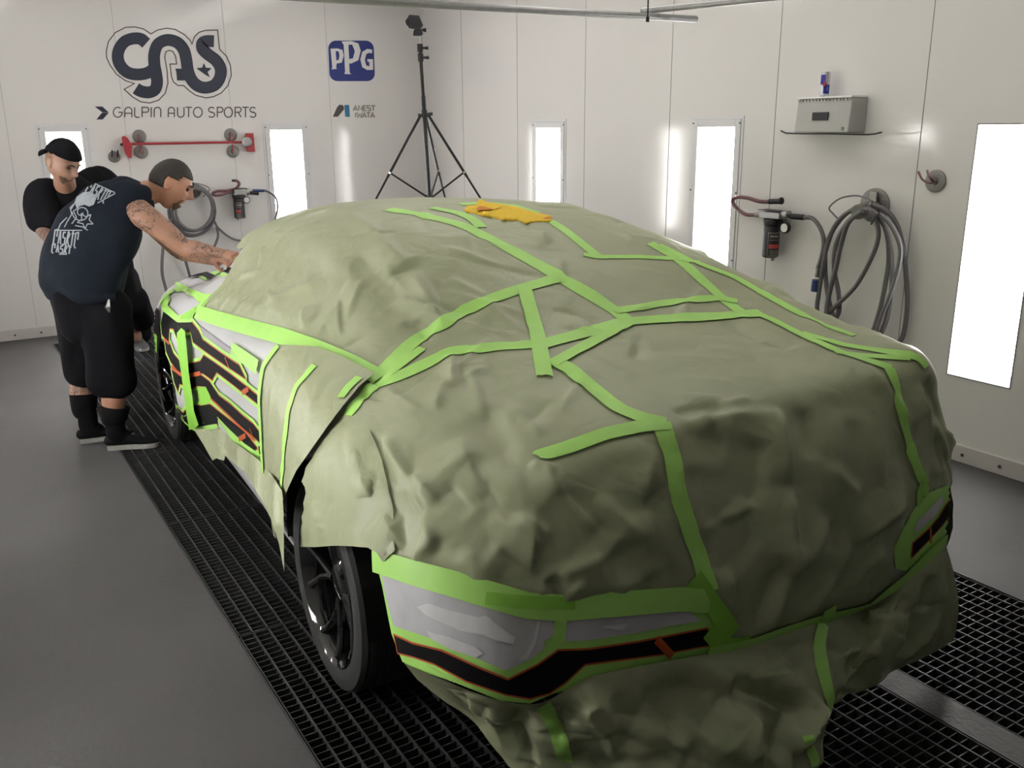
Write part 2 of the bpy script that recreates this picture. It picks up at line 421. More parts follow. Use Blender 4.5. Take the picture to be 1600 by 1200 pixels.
# ================================================================ the masked car
car = empty('car', tuple(CO), 'car masked for painting under green-grey paper and lime tape', 'car')
SIL = lambda v: v
def row(s, left, zc, right=None, ds=None):
    """left: 8 (l,z) from sill to roof, ds: s offset for the 17 columns"""
    right = right or [(-l, z) for l, z in left]
    pts = list(left) + [(0, zc)] + list(right)[::-1]
    ds = ds or [0] * 17
    return [(s + ds[j], p[0], p[1]) for j, p in enumerate(pts)]
ROWS = [
 row(-3.78, [(-.76,.27),(-.79,.42),(-.79,.55),(-.77,.66),(-.71,.73),(-.61,.78),(-.46,.81),(-.27,.83)], .84, ds=[.18,.14,.12,.1,.07,.04,.02,0,0,0,.02,.04,.07,.1,.12,.14,.18]),
 row(-3.55, [(-.82,.24),(-.86,.42),(-.86,.57),(-.83,.68),(-.76,.76),(-.65,.81),(-.48,.84),(-.28,.86)], .87),
 row(-3.15, [(-.86,.22),(-.93,.42),(-.93,.60),(-.90,.71),(-.82,.79),(-.69,.84),(-.50,.88),(-.29,.90)], .91),
 row(-2.72, [(-.91,.22),(-.98,.42),(-.985,.62),(-.95,.76),(-.87,.85),(-.73,.90),(-.53,.935),(-.30,.96)], .975),
 row(-2.3, [(-.93,.20),(-1.0,.40),(-1.0,.62),(-.96,.81),(-.88,.91),(-.70,.985),(-.5,1.13),(-.28,1.24)], 1.28),
 row(-1.9, [(-.89,.24),(-.96,.40),(-.965,.62),(-.94,.82),(-.875,.94),(-.72,1.09),(-.57,1.25),(-.30,1.34)], 1.362),
 row(-1.5, [(-.88,.24),(-.94,.40),(-.95,.62),(-.94,.84),(-.89,.965),(-.75,1.12),(-.60,1.29),(-.31,1.385)], 1.40),
 row(-1.1, [(-.88,.24),(-.94,.40),(-.95,.62),(-.945,.85),(-.905,.985),(-.76,1.15),(-.60,1.32),(-.31,1.41)], 1.425, [(.88,.18),(.94,.40),(.95,.62),(.945,.85),(.90,.985),(.80,1.2),(.62,1.365),(.31,1.415)]),
 row(-.75, [(-.88,.24),(-.94,.40),(-.95,.62),(-.945,.86),(-.91,.99),(-.77,1.15),(-.60,1.30),(-.31,1.38)], 1.398, [(.88,.18),(.94,.40),(.95,.65),(.95,.92),(.92,1.10),(.82,1.25),(.64,1.365),(.31,1.40)]),
 row(-.40, [(-.88,.24),(-.94,.40),(-.95,.62),(-.945,.86),(-.905,.99),(-.79,1.11),(-.62,1.225),(-.32,1.30)], 1.318, [(.88,.18),(.94,.40),(.95,.65),(.96,.92),(.935,1.09),(.84,1.235),(.66,1.31),(.33,1.325)]),
 row(-.10, [(-.89,.24),(-.95,.40),(-.96,.62),(-.94,.84),(-.885,.965),(-.79,1.04),(-.63,1.11),(-.32,1.175)], 1.20, [(.88,.18),(.95,.40),(.96,.65),(.97,.90),(.95,1.06),(.86,1.185),(.70,1.225),(.34,1.215)]),
 row(.15, [(-.90,.20),(-.96,.42),(-.97,.63),(-.93,.83),(-.865,.93),(-.77,.98),(-.62,1.03),(-.31,1.085)], 1.105, [(.90,.20),(.96,.42),(.97,.66),(.98,.88),(.955,1.03),(.87,1.13),(.70,1.12),(.34,1.11)]),
 row(.45, [(-.90,.22),(-.95,.42),(-.96,.62),(-.92,.78),(-.85,.88),(-.75,.935),(-.60,.975),(-.31,1.02)], 1.04, [(.90,.22),(.96,.42),(.97,.66),(.98,.86),(.95,.98),(.87,1.065),(.70,1.055),(.34,1.045)]),
 # crest of the nose
 row(.78, [(-.905,.24),(-.925,.42),(-.92,.58),(-.89,.70),(-.82,.80),(-.70,.865),(-.54,.915),(-.29,.96)], .98, [(.93,.24),(.955,.42),(.955,.62),(.965,.80),(.95,.92),(.87,1.02),(.72,1.01),(.34,.99)],
     ds=[-.22,-.20,-.17,-.12,-.07,-.03,-.01,0,0,0,0,0,-.02,-.05,-.08,-.12,-.16]),
 row(.87, [(-.90,.24),(-.915,.40),(-.905,.53),(-.87,.635),(-.795,.72),(-.68,.785),(-.52,.84),(-.28,.88)], .90, [(.93,.24),(.96,.41),(.95,.58),(.96,.72),(.93,.82),(.86,.90),(.71,.91),(.34,.90)],
     ds=[-.24,-.20,-.15,-.09,-.04,-.01,0,0.01,0.01,0.01,0.01,0,-.01,-.04,-.09,-.15,-.2]),
 row(.95, [(-.90,.24),(-.905,.37),(-.885,.46),(-.84,.54),(-.77,.60),(-.66,.655),(-.5,.69),(-.27,.72)], .735, [(.93,.24),(.935,.38),(.93,.50),(.92,.60),(.90,.67),(.83,.72),(.69,.74),(.34,.74)],
     ds=[-.29,-.22,-.14,-.07,-.02,0,0.01,0.01,0.01,0.01,0,0,-.01,-.05,-.11,-.18,-.25]),
 row(1.0, [(-.90,.30),(-.89,.345),(-.86,.39),(-.81,.43),(-.74,.46),(-.63,.49),(-.48,.51),(-.26,.53)], .54, [(.93,.23),(.94,.34),(.93,.41),(.91,.46),(.87,.50),(.80,.53),(.67,.55),(.34,.54)],
     ds=[-.34,-.23,-.13,-.06,-.01,0.01,0.02,0.02,0.02,0.02,0.01,0.0,-.02,-.06,-.12,-.2,-.28]),
 row(1.0, [(-.89,.295),(-.87,.315),(-.83,.325),(-.77,.335),(-.70,.345),(-.60,.355),(-.46,.365),(-.25,.37)], .37, [(.93,.225),(.93,.30),(.91,.33),(.88,.35),(.83,.36),(.75,.37),(.63,.37),(.33,.37)],
     ds=[-.36,-.24,-.13,-.06,-.01,0.01,0.02,0.02,0.02,0.02,0.01,0.0,-.03,-.08,-.14,-.22,-.30]),
 row(.90, [(-.87,.29),(-.84,.29),(-.80,.29),(-.74,.29),(-.67,.285),(-.57,.28),(-.45,.27),(-.24,.26)], .25, [(.93,.22),(.92,.235),(.88,.24),(.84,.24),(.80,.24),(.73,.24),(.61,.24),(.32,.24)],
     ds=[-.32,-.22,-.12,-.06,-.01,0.01,0.02,0.02,0.02,0.02,0.01,0.0,-.03,-.08,-.14,-.2,-.26]),
]
NU, NV = 400, 640
def dense(rows, nu, nv):
    A = np.array(rows)                                   # rows, cols, 3
    # spend samples along the length by true distance
    B1 = np.array([catmull(A[i], nu) for i in range(len(A))])
    fine = np.array([catmull(B1[:, j], 2000) for j in range(0, nu, 12)])
    L = np.linalg.norm(np.diff(fine, axis=1), axis=2).mean(0); cs = np.concatenate([[0], np.cumsum(L)]); cs /= cs[-1]
    tt = np.interp(np.linspace(0, 1, nv), cs, np.linspace(0, 1, 2000)) * (len(A) - 1)
    out = np.zeros((nv, nu, 3)); i = np.clip(tt.astype(int), 0, len(A) - 2); f = (tt - i)[:, None, None]; k = len(A)
    p1 = B1[i]; p2 = B1[i + 1]; p0 = np.where((i == 0)[:, None, None], 2 * p1 - p2, B1[np.clip(i - 1, 0, k - 1)]); p3 = np.where((i == k - 2)[:, None, None], 2 * p2 - p1, B1[np.clip(i + 2, 0, k - 1)])
    return .5 * (2 * p1 + (p2 - p0) * f + (2 * p0 - 5 * p1 + 4 * p2 - p3) * f ** 2 + (3 * p1 - p0 - 3 * p2 + p3) * f ** 3)
def slz_to_world(A):
    return CO + A[..., 0:1] * CN + A[..., 1:2] * CR + A[..., 2:3] * np.array([0, 0, 1.])
def grid_normals(G):
    du = np.gradient(G, axis=1); dv = np.gradient(G, axis=0); n = np.cross(du, dv); n /= np.linalg.norm(n, axis=2, keepdims=True) + 1e-12
    return n
Hs = dense(ROWS, NU, NV); HW = slz_to_world(Hs); HN = grid_normals(HW)
if HN[NV // 3, NU // 2, 2] < 0: HN = -HN
def grid_faces(nv, nu, keep=None):
    idx = np.arange(nv * nu).reshape(nv, nu)
    q = np.stack([idx[:-1, :-1], idx[:-1, 1:], idx[1:, 1:], idx[1:, :-1]], -1).reshape(-1, 4)
    if keep is not None:
        k = keep.reshape(-1); q = q[k[q].all(1)]
    return q
def compact(V, q):
    used = np.unique(q); mp = -np.ones(len(V), int); mp[used] = np.arange(len(used)); return V[used], mp[q]
def orient(V, q, N):
    a = V[q[:, 1]] - V[q[:, 0]]; b = V[q[:, 3]] - V[q[:, 0]]; n = np.cross(a, b)
    if (n * N[q[:, 0]]).sum() < 0: q = q[:, ::-1]
    return q
HV = HW.reshape(-1, 3); HNf = HN.reshape(-1, 3)
hull_q = orient(HV, grid_faces(NV, NU), HNf)
hull_bvh = BVHTree.FromPolygons([tuple(v) for v in HV[::1]], [tuple(int(x) for x in f) for f in hull_q])
def hit(bvh, u, v):
    d = Vector(ray(u, v)).normalized(); r_ = bvh.ray_cast(Vector(CAM), d)
    return r_
# body shell (below the paper), wheel openings cut out
S_, L_, Z_ = Hs[..., 0], Hs[..., 1], Hs[..., 2]
arch = ((S_ - .06) ** 2 + (Z_ - .34) ** 2 < .44 ** 2) | ((S_ + 2.74) ** 2 + (Z_ - .34) ** 2 < .40 ** 2)
arch |= (S_ > -.37) & (S_ < .50 + (.62 - Z_) * .42) & (Z_ < .60)
arch &= (np.abs(L_) > .70) & (Z_ < .78)
BODY_CUT = [(470,840),(590,858),(604,880),(607,910),(613,955),(625,1005),(632,1033),(655,1050),(711,1070),(782,1098),(827,1103),(868,1086),(905,1066),(950,1052),(1100,1030),(1230,990),(1350,955),(1410,915),(1478,850),(1600,900),(1600,1400),(300,1400),(430,840)]
REAR_CUT = [(250,516),(254,524),(258,535),(266,564),(270,590),(273,615),(279,648),(303,671),(330,678),(300,720),(240,700),(250,640),(249,560)]
pxh = project(HV); fch = ((HV - CAM) * HNf).sum(1) < 0; sh = Hs.reshape(-1, 3)
cutb = (inpoly(pxh, BODY_CUT) & (sh[:, 0] > -.4) & fch) | (inpoly(pxh, REAR_CUT) & (sh[:, 0] > -3.1) & (sh[:, 1] < -.5) & fch)
cutb |= (sh[:, 0] > .35) & (sh[:, 1] < -.45) & (sh[:, 2] < .345) & (np.arange(NV * NU) >= NU * NV // 2)
cutb |= (sh[:, 0] > .3) & (sh[:, 2] < .29) & (np.arange(NV * NU) >= NU * NV // 2)
arch = arch | cutb.reshape(NV, NU)
kb = ~arch; q = orient(HV, grid_faces(NV, NU, kb), HNf); sub = q
V_, q_ = compact(HV - HNf * .004, sub)
body = mesh_obj('body', V_, q_, MT['bodywhite'], car, smooth=True)
sd = body.modifiers.new('solid', 'SOLIDIFY'); sd.thickness = .012; sd.offset = -1
# underbody and wheel wells
mb = MB()
mb.add([tuple(W(s, l, z)) for z in (.19, .24) for (s, l) in ((-3.55, -.78), (-3.55, .78), (.62, .80), (.62, -.78))], [(0, 1, 2, 3), (4, 7, 6, 5), (0, 4, 5, 1), (1, 5, 6, 2), (2, 6, 7, 3), (3, 7, 4, 0)])
for s0 in (.06, -2.74):
    for sg in (-1, 1):
        for k in range(16):
            a0 = math.pi * k / 16; a1 = math.pi * (k + 1) / 16; r_ = .405
            p = [tuple(W(s0 + r_ * math.cos(a), sg * l, .34 + r_ * math.sin(a))) for a in (a0, a1) for l in (.60, .925)]
            mb.add(p, [(0, 1, 3, 2)])
        n0 = len(mb.v); ring = [tuple(W(s0 + .405 * math.cos(math.pi * k / 16), sg * .60, .34 + .405 * math.sin(math.pi * k / 16))) for k in range(17)] + [tuple(W(s0 - .405, sg * .60, .2)), tuple(W(s0 + .405, sg * .60, .2))]
        mb.add(ring, [tuple(range(len(ring)))])
mb.build('underbody', MT['dark'], car)

# ---------------------------------------------------------------- creases of the paper
def seg_dist(P, a, b):
    ab = b - a; t = ((P - a) @ ab) / (ab @ ab); tc_ = np.clip(t, 0, 1); q = P - (a + tc_[:, None] * ab); return q, t, tc_
def apply_folds(P, N, folds):
    d = np.zeros(len(P))
    for (a, b, h, w) in folds:
        lo = np.minimum(a, b) - 3.5 * w; hi = np.maximum(a, b) + 3.5 * w
        mk = ((P > lo) & (P < hi)).all(1)
        if not mk.any(): continue
        qv, t, tc_ = seg_dist(P[mk], a, b); x = np.linalg.norm(qv, axis=1)
        end = np.clip(1 - np.abs(2 * tc_ - 1) ** 3, .0, 1)
        sg_ = np.einsum('ij,ij->i', qv, np.cross(N[mk], b - a)) > 0
        w_ = w * np.where(sg_, .42, 1.15); d[mk] += 1.7 * h * end * np.exp(-(x / w_)) * np.clip(1.35 - x / (2.6 * w_), 0, 1)
    return d
def px_fold(bvh, u0, v0, u1, v1, h, w):
    a = hit(bvh, u0, v0)[0]; b = hit(bvh, u1, v1)[0]
    if a is None or b is None: return []
    return [(np.array(a), np.array(b), h, w)]
FOLDS = [ # pixel ends, height, half width
 (545,340,640,425,.018,.05),(640,425,700,520,.018,.045),(560,400,660,500,-.016,.05),(620,470,690,500,.012,.03),(655,505,670,540,-.012,.03),
 (600,420,650,490,.01,.03),(700,370,790,395,.006,.03),(690,390,800,430,.006,.03),(720,410,850,440,-.005,.03),
 (700,440,760,470,.007,.03),(430,420,470,560,.006,.06),(500,400,560,560,-.008,.07),(470,380,500,480,.006,.05),
 (700,505,800,530,.007,.02),(760,480,830,530,.006,.02),(745,500,810,545,-.006,.02),(870,470,930,520,.006,.02),(860,490,950,510,-.005,.02),(880,440,960,480,.005,.025),(870,510,940,530,.006,.02),
 (707,560,712,612,.012,.022),(716,580,740,620,-.008,.03),(700,600,680,650,.008,.035),(735,590,760,660,.008,.03),(760,570,800,640,-.006,.03),
 (584,680,625,760,-.016,.035),(625,760,668,808,-.014,.03),(600,690,650,760,.012,.035),(645,745,690,785,.012,.03),(700,760,740,800,-.008,.03),
 (592,736,584,782,.010,.03),(610,740,635,810,-.008,.035),(665,812,640,880,-.018,.04),(690,850,645,882,.014,.03),(665,812,690,850,.010,.03),
 (600,790,640,860,.010,.04),(560,700,600,800,.010,.035),(720,690,760,780,.010,.05),(760,640,800,740,-.008,.05),(800,640,850,690,.008,.04),
 (740,720,800,820,-.012,.05),(770,800,850,860,.012,.05),(830,730,870,740,.012,.02),(850,740,930,830,.016,.05),(870,760,960,840,-.016,.05),(930,780,1010,860,.014,.05),
 (850,905,960,860,.012,.03),(860,900,875,945,-.018,.025),(875,945,905,905,.012,.02),(840,915,870,930,.008,.02),(780,860,850,905,-.010,.04),(720,860,790,890,.008,.04),
 (930,880,1010,840,-.014,.05),(950,920,1040,880,.012,.05),(1000,790,1035,760,-.016,.04),(1000,800,1010,900,.014,.05),(1050,890,980,940,-.012,.05),(1020,700,1000,790,.012,.05),
 (1050,650,1130,640,-.014,.03),(1060,662,1180,652,.010,.025),(1065,680,1130,700,-.012,.045),(1120,640,1170,628,.008,.02),(1090,655,1110,670,.008,.02),
 (1140,508,1190,540,-.014,.03),(1190,540,1240,548,-.010,.03),(1150,500,1240,540,.007,.02),(900,560,1000,600,.004,.04),(1050,600,1150,605,.005,.03),(1060,625,1130,630,.006,.02),
 (1000,560,1150,570,.004,.04),(1200,560,1320,590,-.004,.05),
 (1205,640,1222,760,.022,.055),(1222,760,1225,895,.024,.05),(1180,690,1165,790,-.022,.06),(1255,640,1262,720,-.014,.04),(1165,790,1120,900,-.018,.06),
 (1060,740,1160,770,-.012,.05),(1090,830,1170,790,.016,.05),(1100,800,1180,850,-.014,.05),(1130,880,1150,960,.014,.035),(1145,905,1160,998,-.018,.03),(1240,850,1185,990,.022,.035),(1215,870,1170,985,-.016,.03),
 (1290,815,1230,900,.024,.05),(1298,815,1300,860,-.012,.03),(1420,782,1330,850,.026,.05),(1330,850,1220,985,.020,.045),(1400,800,1290,930,-.018,.05),(1300,880,1230,960,-.014,.04),
 (1330,660,1325,760,-.008,.05),(1300,640,1290,800,.010,.06),(1360,620,1370,760,.006,.05),(1400,860,1370,890,.012,.025),(1375,880,1405,900,-.012,.02),
 (1440,590,1462,660,-.014,.035),(1425,600,1455,690,.012,.04),(1445,575,1475,640,.014,.025),(1450,660,1475,720,.010,.04),(1400,790,1470,740,-.010,.04),(1380,860,1345,890,.01,.03),
 (960,340,1040,380,.006,.03),(900,350,1000,385,-.004,.03),(880,420,1000,460,.004,.04),(960,420,1080,450,.005,.04),
 (1240,500,1330,530,.006,.02),(1290,560,1380,600,.005,.03),(540,560,620,600,.006,.03),(600,610,660,650,.006,.03),(760,340,880,400,.004,.04),
]
folds = []
for f_ in FOLDS: folds += px_fold(hull_bvh, *f_)
# many small unplanned creases
vis = HV[(HNf @ np.array([0, 0, 1.]) > -.2) | (HNf @ CN > .2)]
for k in range(420):
    i = rng.randint(NV * NU); p = HV[i]; n_ = HNf[i]
    if p[2] < .45: continue
    down = np.array([0, 0, -1.]) + n_ * n_[2]; dn = np.linalg.norm(down)
    rv = rng.randn(3); rv -= n_ * (rv @ n_); rv /= np.linalg.norm(rv)
    dir_ = down / (dn + 1e-6) * dn * 1.1 + rv * .8; dir_ /= np.linalg.norm(dir_)
    ln = rng.uniform(.05, .19); steep = 1 - abs(n_[2])
    h = rng.uniform(.003, .008) * (1 + 1.1 * steep) * rng.choice([-1, 1])
    folds.append((p - dir_ * ln, p + dir_ * ln, h, rng.uniform(.018, .05)))
def lownoise(P, seed, freq, amp):
    r_ = np.random.RandomState(seed); d = np.zeros(len(P))
    for _ in range(8):
        k = r_.randn(3); k = k / np.linalg.norm(k) * freq * r_.uniform(.6, 1.6); x = (P @ k + r_.uniform(0, 6.28)) / math.pi
        d += np.abs(x - np.floor(x) - .5) * 2 - .5
    return d * amp / 2.2
def poly_dist(p, line):
    d = np.full(len(p), 1e9)
    for a, b in zip(line[:-1], line[1:]):
        a = np.array(a, float); b = np.array(b, float); ab = b - a; t = np.clip(((p - a) @ ab) / (ab @ ab), 0, 1)
        d = np.minimum(d, np.linalg.norm(p - (a + t[:, None] * ab), axis=1))
    return d
def wrinkle(P, N, base=.017, fade=None):
    """returns displaced points"""
    d = apply_folds(P, N, folds)
    st = 1 - np.abs(N[:, 2]); Pw = P + .12 * np.sin(P[:, [1, 2, 0]] * 5.1 + 1.3)
    d += lownoise(Pw, 3, 6, .011) * (.22 + st) + lownoise(Pw, 9, 15, .004) * (.2 + st) + lownoise(P, 14, 33, .0008)
    d = np.clip(d, -.013, .05)
    if fade is not None: return P + N * (d * fade + base * (.25 + .75 * fade))[:, None]
    return P + N * (d + base)[:, None]

A_EXCL = [(300,488),(316,486),(345,497),(400,512),(440,524),(500,545),(550,568),(590,592),(560,622),(537,655),(511,692),(540,740),(570,800),(590,850),(604,872),(640,888),(700,908),(760,924),(830,944),(880,952),(950,946),(1020,938),(1085,930),
   (1120,990),(1163,1010),(1225,988),(1279,970),(1350,950),(1396,916),(1398,860),(1420,810),(1445,775),(1475,762),(1600,760),(1600,1400),(-300,1400),(-300,488)]
pxy = project(HV)
facing = ((HV - CAM) * HNf).sum(1) < 0
excl = inpoly(pxy, A_EXCL) & facing
rear_cut = (HV - CO) @ CN < -2.62
rp = [(300,488),(318,480),(352,447),(372,408),(385,394),(300,380)]
excl |= inpoly(pxy, rp) | (Hs.reshape(-1, 3)[:, 2] < .3) | rear_cut | ((Hs.reshape(-1, 3)[:, 2] < .36) & (Hs.reshape(-1, 3)[:, 1] < .1))
# left flank behind the belt is never papered
sl = Hs.reshape(-1, 3); excl |= (sl[:, 0] < -1.5) & (sl[:, 1] < -.5) & (sl[:, 2] < .925)
fd = np.clip((poly_dist(pxy, A_EXCL[:-4]) - 4) / 26, 0, 1); fd = np.where(facing, fd, 1)
nearflap = poly_dist(pxy, A_EXCL[8:14]) < 30; fd = np.where(nearflap, 1, fd)
PW = wrinkle(HV, HNf, fade=fd)
qa = grid_faces(NV, NU, (~excl).reshape(NV, NU)); qa = orient(HV, qa, HNf); V_, q_ = compact(PW, qa)
sheet = mesh_obj('paper_sheet', V_, q_, MT['paper'], car, smooth=True)
paper_bvh = BVHTree.FromPolygons([tuple(v) for v in V_], [tuple(int(x) for x in f) for f in q_])

# ---------------------------------------------------------------- patches and tapes that lie on a surface
def smooth_line(pts, step):
    P = [np.array(p, float) for p in pts]; out = [P[0]]
    for a, b in zip(P[:-1], P[1:]):
        n_ = max(1, int(np.linalg.norm(b - a) / step))
        for k in range(1, n_ + 1): out.append(a + (b - a) * k / n_)
    return np.array(out)
def cdt(poly, step):
    b = smooth_line(list(poly) + [poly[0]], step)[:-1]
    lo = b.min(0); hi = b.max(0); gx, gy = np.meshgrid(np.arange(lo[0] + step * .5, hi[0], step), np.arange(lo[1] + step * .5, hi[1], step))
    gx = gx + (np.arange(gx.shape[0])[:, None] % 2) * step * .5
    g = np.stack([gx.ravel(), gy.ravel()], 1); g = g[inpoly(g, b)]
    if len(g):
        dd = np.full(len(g), 1e9)
        for p in b: dd = np.minimum(dd, ((g - p) ** 2).sum(1))
        g = g[dd > (step * .55) ** 2]
    vs = [Vector(p) for p in b] + [Vector(p) for p in g]
    nb = len(b); r_ = delaunay_2d_cdt(vs, [(i, (i + 1) % nb) for i in range(nb)], [], 1, 1e-4)
    return np.array([tuple(v) for v in r_[0]]), [tuple(f) for f in r_[2]]
def patch(name, poly, mat, bvh=None, off=.003, step=6, parent=car, surf=None, wr=None, label=None, both=False):
    """poly in photograph pixels, laid on a surface"""
    P2, fs = cdt(poly, step); pts = []; nn = []; ok = []
    for p in P2:
        if surf is not None:
            w_, n_ = surf(p[0], p[1]); pts.append(w_); nn.append(n_); ok.append(True); continue
        loc, nrm, _, _ = hit(bvh, p[0], p[1])
        if loc is None: ok.append(False); pts.append(np.zeros(3)); nn.append(np.array([0, 0, 1.])); continue
        n_ = np.array(nrm); dv = ray(*p)
        if n_ @ dv > 0: n_ = -n_
        ok.append(True); pts.append(np.array(loc)); nn.append(n_)
    pts = np.array(pts); nn = np.array(nn)
    pts = pts + nn * off
    if wr: pts = pts + nn * wr(pts, nn)[:, None]
    fs = [f for f in fs if all(ok[i] for i in f)]
    # face the camera
    fo = []
    for f in fs:
        n_ = np.cross(pts[f[1]] - pts[f[0]], pts[f[2]] - pts[f[0]])
        if n_ @ (pts[f[0]] - CAM) > 0: f = f[::-1]
        if np.linalg.norm(n_) > 0 and max(np.linalg.norm(pts[f[0]] - pts[f[1]]), np.linalg.norm(pts[f[0]] - pts[f[2]])) < .6: fo.append(f)
    used = np.unique(np.array(fo)); mp = {int(a): i for i, a in enumerate(used)}
    o = mesh_obj(name, pts[used], [tuple(mp[i] for i in f) for f in fo], mat, parent, smooth=True)
    return tag(o, label)
def tape(name, line, width, mat=None, bvh=None, off=.002, parent=car, step=5, w1=None, jag=.0, flat=False):
    """a strip of tape of real width, centre line given in photograph pixels"""
    mat = mat or MT['tape']; L2 = smooth_line(line, step); C3 = []; N3 = []
    for p in L2:
        loc, nrm, _, _ = hit(bvh, p[0], p[1])
        if loc is None: continue
        n_ = np.array(nrm)
        if n_ @ ray(*p) > 0: n_ = -n_
        C3.append(np.array(loc)); N3.append(n_)
    if len(C3) < 2: print('TAPE LOST', line[:2]); return None
    C3 = np.array(C3); N3 = np.array(N3)
    k = 3
    for _ in range(2):                       # relax
        C3[1:-1] = (C3[:-2] + 2 * C3[1:-1] + C3[2:]) / 4; N3[1:-1] = (N3[:-2] + 2 * N3[1:-1] + N3[2:]) / 4
    N3 /= np.linalg.norm(N3, axis=1, keepdims=True)
    T = np.gradient(C3, axis=0); T[1:-1] = (T[:-2] + 2 * T[1:-1] + T[2:]) / 4
    T /= np.linalg.norm(T, axis=1, keepdims=True) + 1e-9
    Sd = np.cross(N3, T); Sd /= np.linalg.norm(Sd, axis=1, keepdims=True)
    nc = 7; V = []; n = len(C3)
    for i in range(n):
        w_ = width if w1 is None else width + (w1 - width) * i / (n - 1)
        for c in range(nc):
            x = (c / (nc - 1) - .5) * w_
            p = C3[i] + Sd[i] * x
            if i in (0, n - 1) and jag: p = p + T[i] * random.uniform(-jag, jag)
            if not flat:
                fp = bvh.find_nearest(Vector(p), .06)
                if fp[0] is not None:
                    nn_ = np.array(fp[1]); nn_ = nn_ if nn_ @ N3[i] > 0 else -nn_
                    p = np.array(fp[0]) + nn_ * off
            else: p = p + N3[i] * off
            V.append(p)
    f = [(i * nc + c, i * nc + c + 1, (i + 1) * nc + c + 1, (i + 1) * nc + c) for i in range(n - 1) for c in range(nc - 1)]
    a, b, c_ = V[f[0][0]], V[f[0][1]], V[f[0][3]]
    if np.cross(b - a, c_ - a) @ N3[0] < 0: f = [q[::-1] for q in f]
    return mesh_obj(name, V, f, mat, parent, smooth=True)

# flap of paper over the front wheel and the loose sheet hanging from the fender
C_POLY = [(540,652),(522,675),(511,690),(497,712),(486,732),(484,742),(480,752),(485,760),(487,770),(483,785),(484,795),(480,806),(481,815),(478,828),(479,840),(478,852),(500,852.5),(530,851),(560,852),(584,854),(597,862),(607,876),(625,860),(620,800),(600,720),(575,660)]
wrf = lambda k: (lambda P, N: np.clip(apply_folds(P, N, folds), -.012, .02) * k)
patch('paper_flap', C_POLY, MT['paper'], hull_bvh, .018, 5, wr=wrf(.6), label='paper flap with a torn edge over the front wheel')
B_POLY = [(444,546),(500,552),(540,568),(590,596),(566,618),(541,652),(515,688),(497,712),(480,735),(465,765),(450,797),(444,812),(443.5,850),(443,885),(441,860),(438,800),(436,790),(428,766),(423,730),(423,680),(421,620),(426,580)]
bf = []
for f_ in [(452,560,430,620,.02,.02),(470,565,447,610,-.018,.018),(480,560,455,600,.016,.016),(500,575,470,640,-.016,.02),(520,600,500,660,.02,.02),(530,600,515,650,-.014,.015),
           (440,640,436,720,.016,.02),(455,650,442,740,-.016,.02),(470,660,452,760,.014,.025),(490,640,475,690,-.014,.02),(480,700,455,745,.016,.02),(430,600,428,700,-.014,.02),(462,735,447,760,-.015,.015)]:
    bf += px_fold(hull_bvh, *f_)
bsheet = patch('paper_flap', B_POLY, MT['paperside'], hull_bvh, .034, 5, wr=lambda P, N: np.clip(apply_folds(P, N, bf), -.02, .03), label='wrinkled paper hanging from the fender')
bv_ = bsheet.data; boff = CO
fender_bvh = BVHTree.FromPolygons([tuple(np.array(v.co) + boff) for v in bv_.vertices], [tuple(p.vertices) for p in bv_.polygons])

PT = lambda line, w, **k: tape('tape_strip', line, w, bvh=paper_bvh, **k)
PT([(607,327),(660,336),(720,351),(802,392),(877,434),(930,466),(967,490),(983,504)], .062)
PT([(675,325),(715,333),(739,343),(752,356)], .05, off=.003)
PT([(720,320),(760,317),(800,321),(840,333)], .05)
PT([(859,345),(880,358),(907,379),(935,402)], .045)
PT([(912,398),(930,402),(1000,402),(1060,405),(1095,411)], .03, off=.003)
PT([(1016,380),(1055,402),(1077,420),(1110,450),(1139,475),(1170,496)], .050)
PT([(1030,383),(1070,404),(1147,433),(1198,462),(1242,486),(1262,497)], .034, off=.003)
PT([(588,590),(640,540),(700,500),(760,470),(820,450),(877,434)], .052, off=.004)
PT([(590,603),(625,572),(660,545)], .03, off=.005)
PT([(541,655),(560,625),(581,604),(630,586),(668,568),(705,550),(780,542),(850,538)], .052, off=.004)
PT([(845,540),(904,524),(968,505),(1030,500),(1090,497),(1140,494),(1190,490)], .060, off=.005)
PT([(819,452),(840,527),(851,590)], .05, off=.007, jag=.008)
PT([(960,487),(1020,477),(1080,469),(1125,466),(1152,472)], .040, off=.004)
PT([(985,504),(940,528),(900,550),(862,571)], .045, off=.007)
PT([(868,566),(892,578),(930,613),(967,640),(1005,655),(1040,664)], .05, off=.006)
PT([(1042,664),(1000,668),(945,680),(890,700),(838,716)], .045, off=.007, jag=.006)
PT([(1032,660),(1048,710),(1062,780),(1080,840),(1095,880),(1107,925)], .056, off=.005)
PT([(1080,905),(1100,935),(1118,960),(1140,992)], .07, off=.007, mat=MT['tapedk'])
PT([(1180,490),(1205,500),(1257,527),(1315,552),(1360,566),(1393,576)], .034, off=.005)
PT([(1253,521),(1319,540),(1381,550),(1428,556)], .034, off=.004)
PT([(1262,496),(1300,512),(1335,525)], .02, off=.003)
PT([(1304,552),(1360,558),(1420,560)], .028, off=.005)
PT([(1418,556),(1434,560),(1446,574)], .034, off=.006)
PT([(1388,576),(1397,600),(1407,640),(1415,680),(1422,703),(1434,735),(1444,758)], .036, off=.006)
PT([(1444,755),(1432,790),(1420,825),(1408,862)], .045, off=.006, mat=MT['tapedk'])
